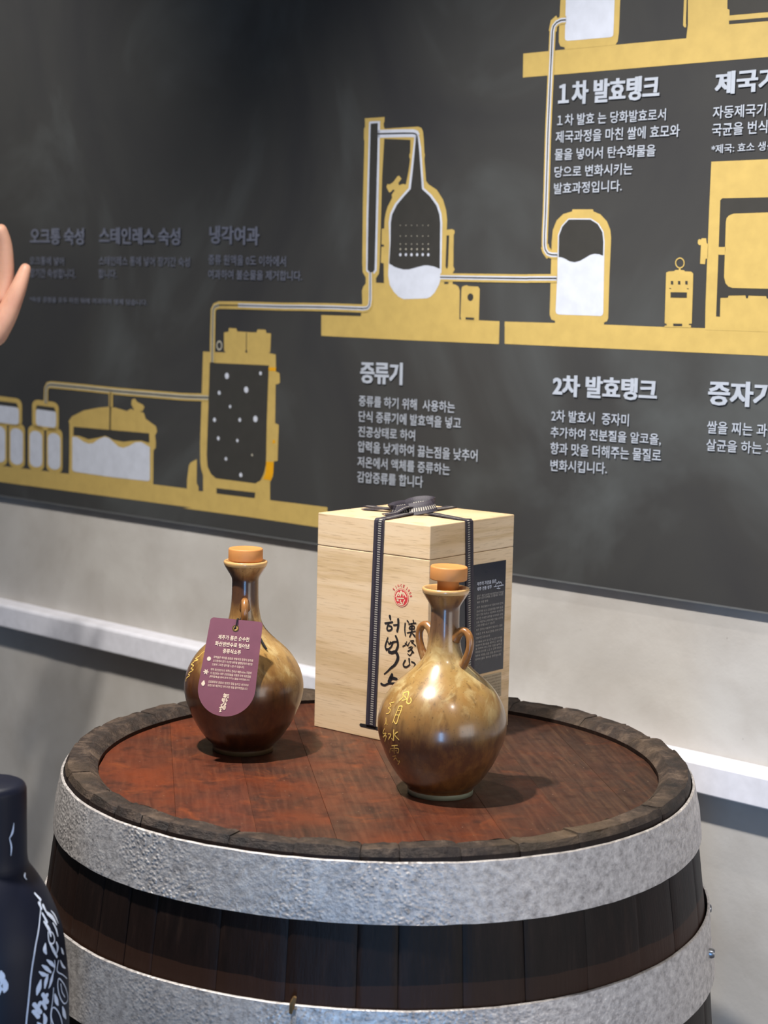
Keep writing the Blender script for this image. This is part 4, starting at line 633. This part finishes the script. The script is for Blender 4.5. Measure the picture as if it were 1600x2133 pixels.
# ------------------------------------------------------------ hang tag on the left bottle
TA = rad(-13)
tn_h = Vector((sin(TA), -cos(TA), 0)); tr_h = Vector((cos(rad(-1)), sin(rad(-1)), 0))
ptop = Vector(B1)+tn_h*.0462+Z*.1405; pbot = Vector(B1)+tn_h*.0672+Z*.0430
tv = (ptop-pbot).normalized(); tn = tr_h.cross(tv).normalized(); rl = rad(-4)   # lean of the card in its own plane
base_v = (ptop-pbot).normalized(); tr = (tr_h*cos(rl)+base_v*sin(rl)).normalized(); tv = (base_v*cos(rl)-tr_h*sin(rl)).normalized()
TL_ = (ptop-pbot).length; org = ptop + tr_h*.0065 + tn*.001 - Z*.0005       # middle of the upper edge
def tp(u, v, off=0): return tuple(org + tr*u + tv*v + tn*off)
TW = .0510; TH = .0940
tg = empty('hang_tag', tp(0, -TH), 'mauve round-ended paper tag with cream Korean writing hanging on the dark brown bottle', 'tag')
c = bpy.data.curves.new('c', 'CURVE'); c.dimensions = '2D'; c.fill_mode = 'BOTH'; c.extrude = .00025; c.resolution_u = 1
def spl(P):
    s = c.splines.new('POLY'); s.points.add(len(P)-1); s.use_cyclic_u = True
    for q, p in zip(s.points, P): q.co = (p[0], p[1], 0, 1)
hw = TW/2; r_ = .0035; P = []
for cx_, cy_, a0 in ((hw-r_, -r_, 90), (-hw+r_, -r_, 180)): 
    q = [(cx_+r_*cos(rad(a0-15*k)), cy_+r_*sin(rad(a0-15*k))) for k in range(7)]
    P.append(q)
topright = P[0]; topleft = [(-x, y) for x, y in P[0]][::-1]
bw = hw+.0022; byy = -TH+bw*.98
arc = [(bw*cos(rad(-k*6)), byy+bw*.98*sin(rad(-k*6))) for k in range(31)]
spl(topright+arc+topleft); spl([(.0022*cos(k*pi/8), -.0085+.0022*sin(k*pi/8)) for k in range(16)])
co = bpy.data.objects.new('c', c); COL.objects.link(co); me_ = bpy.data.meshes.new_from_object(co); bpy.data.objects.remove(co)
V = [tp(v.co.x, v.co.y, v.co.z) for v in me_.vertices]; F = [tuple(p.vertices) for p in me_.polygons]; fm = [1 if abs(p.normal.z) < .5 else 0 for p in me_.polygons]
card = mk('card', V, F, [M_['tagm'], M_['taged']], parent=tg, fm=fm)
# brass ring round the hole
n = 24; rings = [[tp(.0022*k_*cos(2*pi*j/n), -.0085+.0022*k_*sin(2*pi*j/n), z_) for j in range(n)] for k_, z_ in ((1.0, .0002), (1.0, .0006), (1.45, .0006), (1.45, .0002))]
rings.append(rings[0]); v, f = loft(rings, True, False, False); fixn(mk('eyelet', v, f, M_['eyelet'], parent=card))
def ttext(s, x0, y0, x1, y1, b, nm='tag_lettering'): 
    a, q = fit(s, x0, y0, x1, y1, b); mk(nm, [tp(x, y, .0006) for x, y in a], q, M_['tagtx'], parent=card)
ttext('제주가 품은 순수한', -.0155, -.0205, .0150, -.0160, .02)
ttext('화산암반수로 빚어낸', -.0175, -.0272, .0158, -.0225, .02)
ttext('증류식소주', -.0090, -.0336, .0085, -.0290, .02)
LT = [('화벽술은 메이플 원료로 만들어진 증류식 원주를', -.0170, .0215), ('오크통에서 장기 숙성한 원주를 블렌딩하여 제조함', -.0170, .0213), ('으로써 그윽한 풍미를 느낄 수 있습니다.', -.0175, .0140),
      ('해저 화산암반수인 제주도 한라산 해발 810m 지점에', -.0180, .0215), ('서 생산되는 제주 조릿대숯을 이용한 무색 제조방법', -.0180, .0213), ('(특허등록)을 통해 맑게 만드는 물을 더하였습니다.', -.0182, .0210),
      ('감압증류로 원료의 청량한 향을 높이고 냉각여과', -.0185, .0205), ('공법으로 깨끗하고 부드러운 맛을 음미하였습니다.', -.0187, .0203)]
ys = [-.0392, -.0428, -.0464, -.0513, -.0548, -.0583, -.0632, -.0667]
prefetch([q[0] for q in LT], .004)
for (s, x0, x1), y in zip(LT, ys): ttext(s, x0, y, x1, y+.0024, .004)
def tstroke(items, nm):
    V, F = [], []
    for wd_, P in items:
        a, b = stroke2d(P, wd_); o = len(V); V += [tp(x, y, .0006) for x, y in a]; F += [tuple(k+o for k in q) for q in b]
    mk(nm, V, F, M_['tagtx'], parent=card)
V = [tp(-.0212+.0019*cos(k*pi/8)*(1.08 if k % 4 == 2 else 1), -.0402+.0021*sin(k*pi/8), .0006) for k in range(16)]; mk('tag_round_mark', V, [tuple(range(16))], M_['tagtx'], parent=card)
tstroke([((.0003, .0011, .0003), [(-.0222+.0003*cos(rad(a)), -.0530+.0003*sin(rad(a))), (-.0222+.0014*cos(rad(a)), -.0530+.0014*sin(rad(a))), (-.0222+.0027*cos(rad(a)), -.0530+.0027*sin(rad(a)))]) for a in range(60, 420, 60)], 'tag_star_mark')
tstroke([((.0003, .0022, .0036, .0030), [(-.0228, -.0612), (-.0230, -.0628), (-.0232, -.0644), (-.0232, -.0652)])], 'tag_drop_mark')
S_ = .0001
tstroke([(w_*S_*1.0, [((x-610)*.0000295, -.0715-(y-1440)*.0000455) for x, y in P]) for w_, P in [
    (8, [(560, 1450), (575, 1465)]), (8, [(540, 1480), (590, 1478)]), (7, [(560, 1500), (550, 1520), (580, 1525), (575, 1500)]), (7, [(590, 1500), (612, 1500)]), (8, [(612, 1465), (608, 1540)]),
    (8, [(525, 1560), (520, 1600), (555, 1600), (560, 1560)]), (7, [(520, 1582), (560, 1580)]), (8, [(600, 1550), (590, 1600)]), (8, [(545, 1625), (590, 1620), (570, 1665), (500, 1700)]),
    (8, [(530, 1710), (510, 1740)]), (7, [(530, 1720), (560, 1735)]), (8, [(470, 1755), (560, 1750)]), (7, [(515, 1760), (510, 1780)]), (8, [(490, 1785), (545, 1785), (500, 1810), (540, 1830), (490, 1840)]),
    (6, [(640, 1470), (632, 1520)]), (6, [(665, 1470), (710, 1468)]), (6, [(670, 1495), (705, 1493), (690, 1520), (665, 1545)]), (6, [(690, 1500), (712, 1540)]), (6, [(630, 1570), (660, 1555), (640, 1600)]), (6, [(650, 1590), (690, 1585), (660, 1620)]), (6, [(660, 1610), (650, 1640)]),
    (6, [(620, 1665), (615, 1690), (655, 1688), (660, 1660)]), (6, [(640, 1650), (638, 1685)]),
    (7, [(590, 1715), (585, 1775), (650, 1780), (655, 1715), (590, 1715)]), (6, [(605, 1735), (640, 1735)]), (6, [(605, 1755), (640, 1757)]), (6, [(622, 1720), (618, 1775)])]], 'tag_brush_lettering')
# cord
hole = Vector(tp(0, -.0085, .0009))
neck = lambda az, r, z: Vector(B1)+Vector((sin(rad(az)), -cos(rad(az)), 0))*r+Z*z
v, f = tube([hole-tn*.0022, hole, Vector(tp(.0004, -.003, .0014)), Vector(tp(.0008, .001, .0006)), neck(2, .036, .1345), neck(3, .0300, .1395), neck(2, .0255, .1440), neck(-2, .0240, .1400), neck(-6, .030, .1355), neck(-10, .040, .1300), hole-tn*.0022], .0006, 6)
mk('cord', v, f, M_['cord'], parent=tg, smooth=True)
v, f = tube([neck(6, .0235, .1330), neck(22, .0262, .1265), neck(34, .0290, .1200), neck(37, .0345, .1130), neck(39, .0385, .1085)], [.0006, .0007, .0010, .0012, .0009], 6); mk('cord_end', v, f, M_['cord'], parent=tg, smooth=True)

# ------------------------------------------------------------ navy bottle on a small stand, front left
NB = (-.2879, 1.25, -.25)
NP = [(.0001, 0), (.050, 0), (.0565, .003), (.0575, .008), (.0580, .06), (.0580, .137), (.0573, .160), (.0553, .180), (.0535, .193), (.0503, .205), (.0465, .215), (.0415, .2265), (.036, .236), (.0315, .2425), (.029, .246), (.0275, .250), (.0268, .256), (.0266, .28), (.0266, .302), (.0262, .3065), (.0245, .3095), (.0215, .3110), (.0001, .3115)]
nb = empty('navy_bottle', NB, 'dark navy bottle printed with white blossoms and leaves at the lower left, before the barrel', 'bottle')
v, f = lathe(NB, NP[:4]+finer(NP[4:16])+finer(NP[16:-1])+NP[-1:], 72); fixn(mk('bottle_body', v, f, M_['navy'], parent=nb, smooth=True, angle=60))
def nrad(z):
    for (r0, z0), (r1, z1) in zip(NP[3:-2], NP[4:-1]):
        if z0 <= z <= z1: return r0+(r1-r0)*(z-z0)/(z1-z0+1e-9)
    return .058
V, F = [], []
for wd_, P in FLORAL:
    P = [(a/1000*.05, z/1e5+.25) for a, z in P]
    if len(P) < 2: continue
    a, b = stroke2d(P, tuple(x/0.78e5 for x in wd_) if isinstance(wd_, tuple) else wd_/.85e5, k=7); o_ = len(V)
    for x, z in a: r = nrad(z)+.0007; q = x/.05; V.append((NB[0]+r*sin(q), NB[1]-r*cos(q), NB[2]+z))
    F += [tuple(k+o_ for k in q) for q in b]
mk('blossom_print', V, F, M_['flower'], parent=nb)
st = empty('stand', (NB[0], NB[1], -ZR), 'slim round black pedestal carrying the navy bottle', 'table')
v, f = lathe((NB[0], NB[1], 0), [(.0001, -.268), (.088, -.268), (.092, -.264), (.092, -.2545), (.090, -.2505), (.0001, -.2503)], 48); fixn(mk('tabletop', v, f, M_['paint'], parent=st, smooth=True, angle=35))
v, f = lathe((NB[0], NB[1], 0), [(.014, -.885), (.014, -.266)], 24); mk('pole', v, f, M_['paint'], parent=st, smooth=True, angle=35)
v, f = lathe((NB[0], NB[1], 0), [(.0001, -ZR), (.098, -ZR), (.098, -.892), (.02, -.884), (.0001, -.883)], 48); fixn(mk('base_disc', v, f, M_['paint'], parent=st, smooth=True, angle=35))

# ------------------------------------------------------------ person at the left edge, only the raised hand is in view
PX, PY = -1.02, 2.10
def skin(name, nodes, edges, mat, parent, sub=2):
    """one continuous surface grown on a skeleton: nodes = {key:(pos, radius)}"""
    keys = list(nodes); me = bpy.data.meshes.new(name); org = root_loc(parent)
    me.from_pydata([tuple(Vector((p[0], p[1], p[2]+ZR))-org) for p, r in nodes.values()], [(keys.index(a), keys.index(b)) for a, b in edges], [])
    o = bpy.data.objects.new(name, me); COL.objects.link(o)
    sk = o.modifiers.new('skin', 'SKIN'); sk.use_smooth_shade = True
    me.skin_vertices[0] if me.skin_vertices else None
    for i, (p, r) in enumerate(nodes.values()):
        sv_ = me.skin_vertices[0].data[i]; sv_.radius = (r, r) if not isinstance(r, tuple) else r
        sv_.use_root = (i == 0)
    ss = o.modifiers.new('sub', 'SUBSURF'); ss.levels = sub; ss.render_levels = sub
    dg = bpy.context.evaluated_depsgraph_get(); m2 = bpy.data.meshes.new_from_object(o.evaluated_get(dg))
    bpy.data.objects.remove(o); m2.name = name; m2.materials.clear(); m2.materials.append(mat)
    m2.polygons.foreach_set('use_smooth', [True]*len(m2.polygons))
    o = bpy.data.objects.new(name, m2); COL.objects.link(o); o.parent = parent; return o
pe = empty('person', (PX, PY, -ZR), 'person at the left edge raising one hand in front of the board', 'person')
g = lambda x, y, z: (x, y, z-ZR)     # z above the floor
HY = 2.15
N = {'pelvis': (g(PX, PY, .92), .125), 'waist': (g(PX, PY, 1.06), .11), 'chest': (g(PX, PY, 1.24), .125), 'top': (g(PX, PY, 1.38), .07), 'neck': (g(PX, PY-.01, 1.46), .05), 'skull0': (g(PX, PY-.02, 1.53), .062), 'skull': (g(PX, PY-.02, 1.60), .082), 'crown': (g(PX, PY-.015, 1.66), .062),
     'shL': (g(PX+.16, PY, 1.355), .05), 'elL': (g(PX+.33, PY-.03, 1.13), .038), 'foL': (g(-.60, 2.13, 1.17), .036), 'wrL': (g(-.508, HY, 1.243), (.024, .020)),
     'shR': (g(PX-.16, PY, 1.355), .05), 'elR': (g(PX-.21, PY-.02, 1.08), .038), 'wrR': (g(PX-.20, PY-.12, .86), .024), 'haR': (g(PX-.20, PY-.14, .79), (.036, .018)),
     'hiL': (g(PX+.09, PY, .86), .088), 'knL': (g(PX+.10, PY-.01, .48), .055), 'anL': (g(PX+.10, PY+.01, .09), .035), 'toL': (g(PX+.11, PY-.15, .04), .03),
     'hiR': (g(PX-.09, PY, .86), .088), 'knR': (g(PX-.10, PY-.01, .48), .055), 'anR': (g(PX-.10, PY+.01, .09), .035), 'toR': (g(PX-.11, PY-.15, .04), .03)}
Ed = [('pelvis', 'waist'), ('waist', 'chest'), ('chest', 'top'), ('top', 'neck'), ('neck', 'skull0'), ('skull0', 'skull'), ('skull', 'crown'), ('top', 'shL'), ('shL', 'elL'), ('elL', 'foL'), ('foL', 'wrL'), ('top', 'shR'), ('shR', 'elR'), ('elR', 'wrR'), ('wrR', 'haR'),
      ('pelvis', 'hiL'), ('hiL', 'knL'), ('knL', 'anL'), ('anL', 'toL'), ('pelvis', 'hiR'), ('hiR', 'knR'), ('knR', 'anR'), ('anR', 'toR')]
body = skin('body', N, Ed, M_['skin'], pe)
# raised hand: palm and five separate fingers rooted in it, joined to the wrist
hand = {'w': (g(-.514, HY, 1.235), (.024, .019)), 'p0': (g(-.502, HY, 1.268), (.036, .019)), 'p1': (g(-.497, HY, 1.298), (.040, .019)), 'p2': (g(-.497, HY, 1.326), (.036, .015))}
skin('palm', hand, [('w', 'p0'), ('p0', 'p1'), ('p1', 'p2')], M_['skin'], body)
for nm, pts, rr_ in (('index_finger', [(-.479, HY, 1.310), (-.472, HY-.004, 1.345), (-.4715, HY-.014, 1.384), (-.476, HY-.026, 1.408)], (.0125, .0110, .0100, .0075)),
                     ('middle_finger', [(-.496, HY, 1.315), (-.493, HY-.004, 1.356), (-.494, HY-.014, 1.390), (-.497, HY-.026, 1.412)], (.0125, .0108, .0098, .0075)),
                     ('ring_finger', [(-.512, HY, 1.312), (-.512, HY-.004, 1.348), (-.513, HY-.014, 1.380), (-.515, HY-.026, 1.402)], (.012, .0104, .0094, .0070)),
                     ('little_finger', [(-.527, HY, 1.302), (-.530, HY-.004, 1.330), (-.532, HY-.012, 1.354), (-.534, HY-.022, 1.372)], (.011, .0092, .0084, .0064)),
                     ('thumb', [(-.495, HY-.006, 1.262), (-.470, HY-.012, 1.298), (-.4540, HY-.014, 1.334), (-.4445, HY-.012, 1.362)], (.0190, .0145, .0105, .0065))):
    skin(nm, {k: (g(*p), r) for k, (p, r) in enumerate(zip(pts, rr_))}, [(0, 1), (1, 2), (2, 3)], M_['skin'], body)
Sh = {'a': (g(PX, PY, .90), .142), 'b': (g(PX, PY, 1.06), .128), 'c': (g(PX, PY, 1.24), .145), 'd': (g(PX, PY, 1.375), .080), 'l': (g(PX+.16, PY, 1.355), .066), 'l2': (g(PX+.26, PY-.015, 1.22), .056), 'r': (g(PX-.16, PY, 1.355), .066), 'r2': (g(PX-.19, PY-.01, 1.19), .056)}
skin('shirt', Sh, [('a', 'b'), ('b', 'c'), ('c', 'd'), ('d', 'l'), ('l', 'l2'), ('d', 'r'), ('r', 'r2')], M_['shirt'], pe)
Tr = {'p': (g(PX, PY, .90), .136), 'l': (g(PX+.09, PY, .84), .098), 'l1': (g(PX+.10, PY-.01, .48), .072), 'l2': (g(PX+.10, PY+.01, .12), .058), 'r': (g(PX-.09, PY, .84), .098), 'r1': (g(PX-.10, PY-.01, .48), .072), 'r2': (g(PX-.10, PY+.01, .12), .058)}
skin('trousers', Tr, [('p', 'l'), ('l', 'l1'), ('l1', 'l2'), ('p', 'r'), ('r', 'r1'), ('r1', 'r2')], M_['hair'], pe)
for sgn in (1, -1): skin('shoe', {'h': (g(PX+sgn*.10, PY+.03, .045), .042), 'm': (g(PX+sgn*.105, PY-.08, .042), .040), 't': (g(PX+sgn*.11, PY-.17, .038), .034)}, [('h', 'm'), ('m', 't')], M_['tread'], pe)
skin('hair', {'a': (g(PX, PY+.03, 1.62), .092), 'b': (g(PX, PY+.012, 1.672), .080), 'c': (g(PX, PY+.062, 1.56), .058)}, [('a', 'b'), ('a', 'c')], M_['hair'], body)
skin('nose', {'a': (g(PX, PY-.093, 1.605), .009), 'b': (g(PX, PY-.108, 1.572), .013)}, [('a', 'b')], M_['skin'], body)
skin('mouth', {'a': (g(PX-.020, PY-.082, 1.542), .005), 'b': (g(PX, PY-.090, 1.541), .008), 'c': (g(PX+.020, PY-.082, 1.542), .005)}, [('a', 'b'), ('b', 'c')], M_['lip'], body)
for sgn in (1, -1):
    v, f = lathe((PX+sgn*.031, PY-.084, 1.600-ZR), [(.0001, -.011), (.008, -.008), (.011, 0), (.008, .008), (.0001, .011)], 16); mk('eye', v, f, M_['eye'], parent=body, smooth=True)
    skin('ear', {'a': (g(PX+sgn*.082, PY-.005, 1.612), (.010, .018)), 'b': (g(PX+sgn*.080, PY-.005, 1.578), (.008, .012))}, [('a', 'b')], M_['skin'], body)

bpy.data.objects.remove(TXO)

# the box, the two bottles and the tag were drawn 3 % over size: bring them to true size on the head boards
k = .9684
for o in [q for q in COL.objects if q.parent is None and q.name.split('.')[0] in ('gift_box', 'bottle', 'hang_tag')]:
    o.scale = (k, k, k); l = o.location
    o.location = (l.x*k, l.y*k, (l.z-1.3169)*k+1.3169)
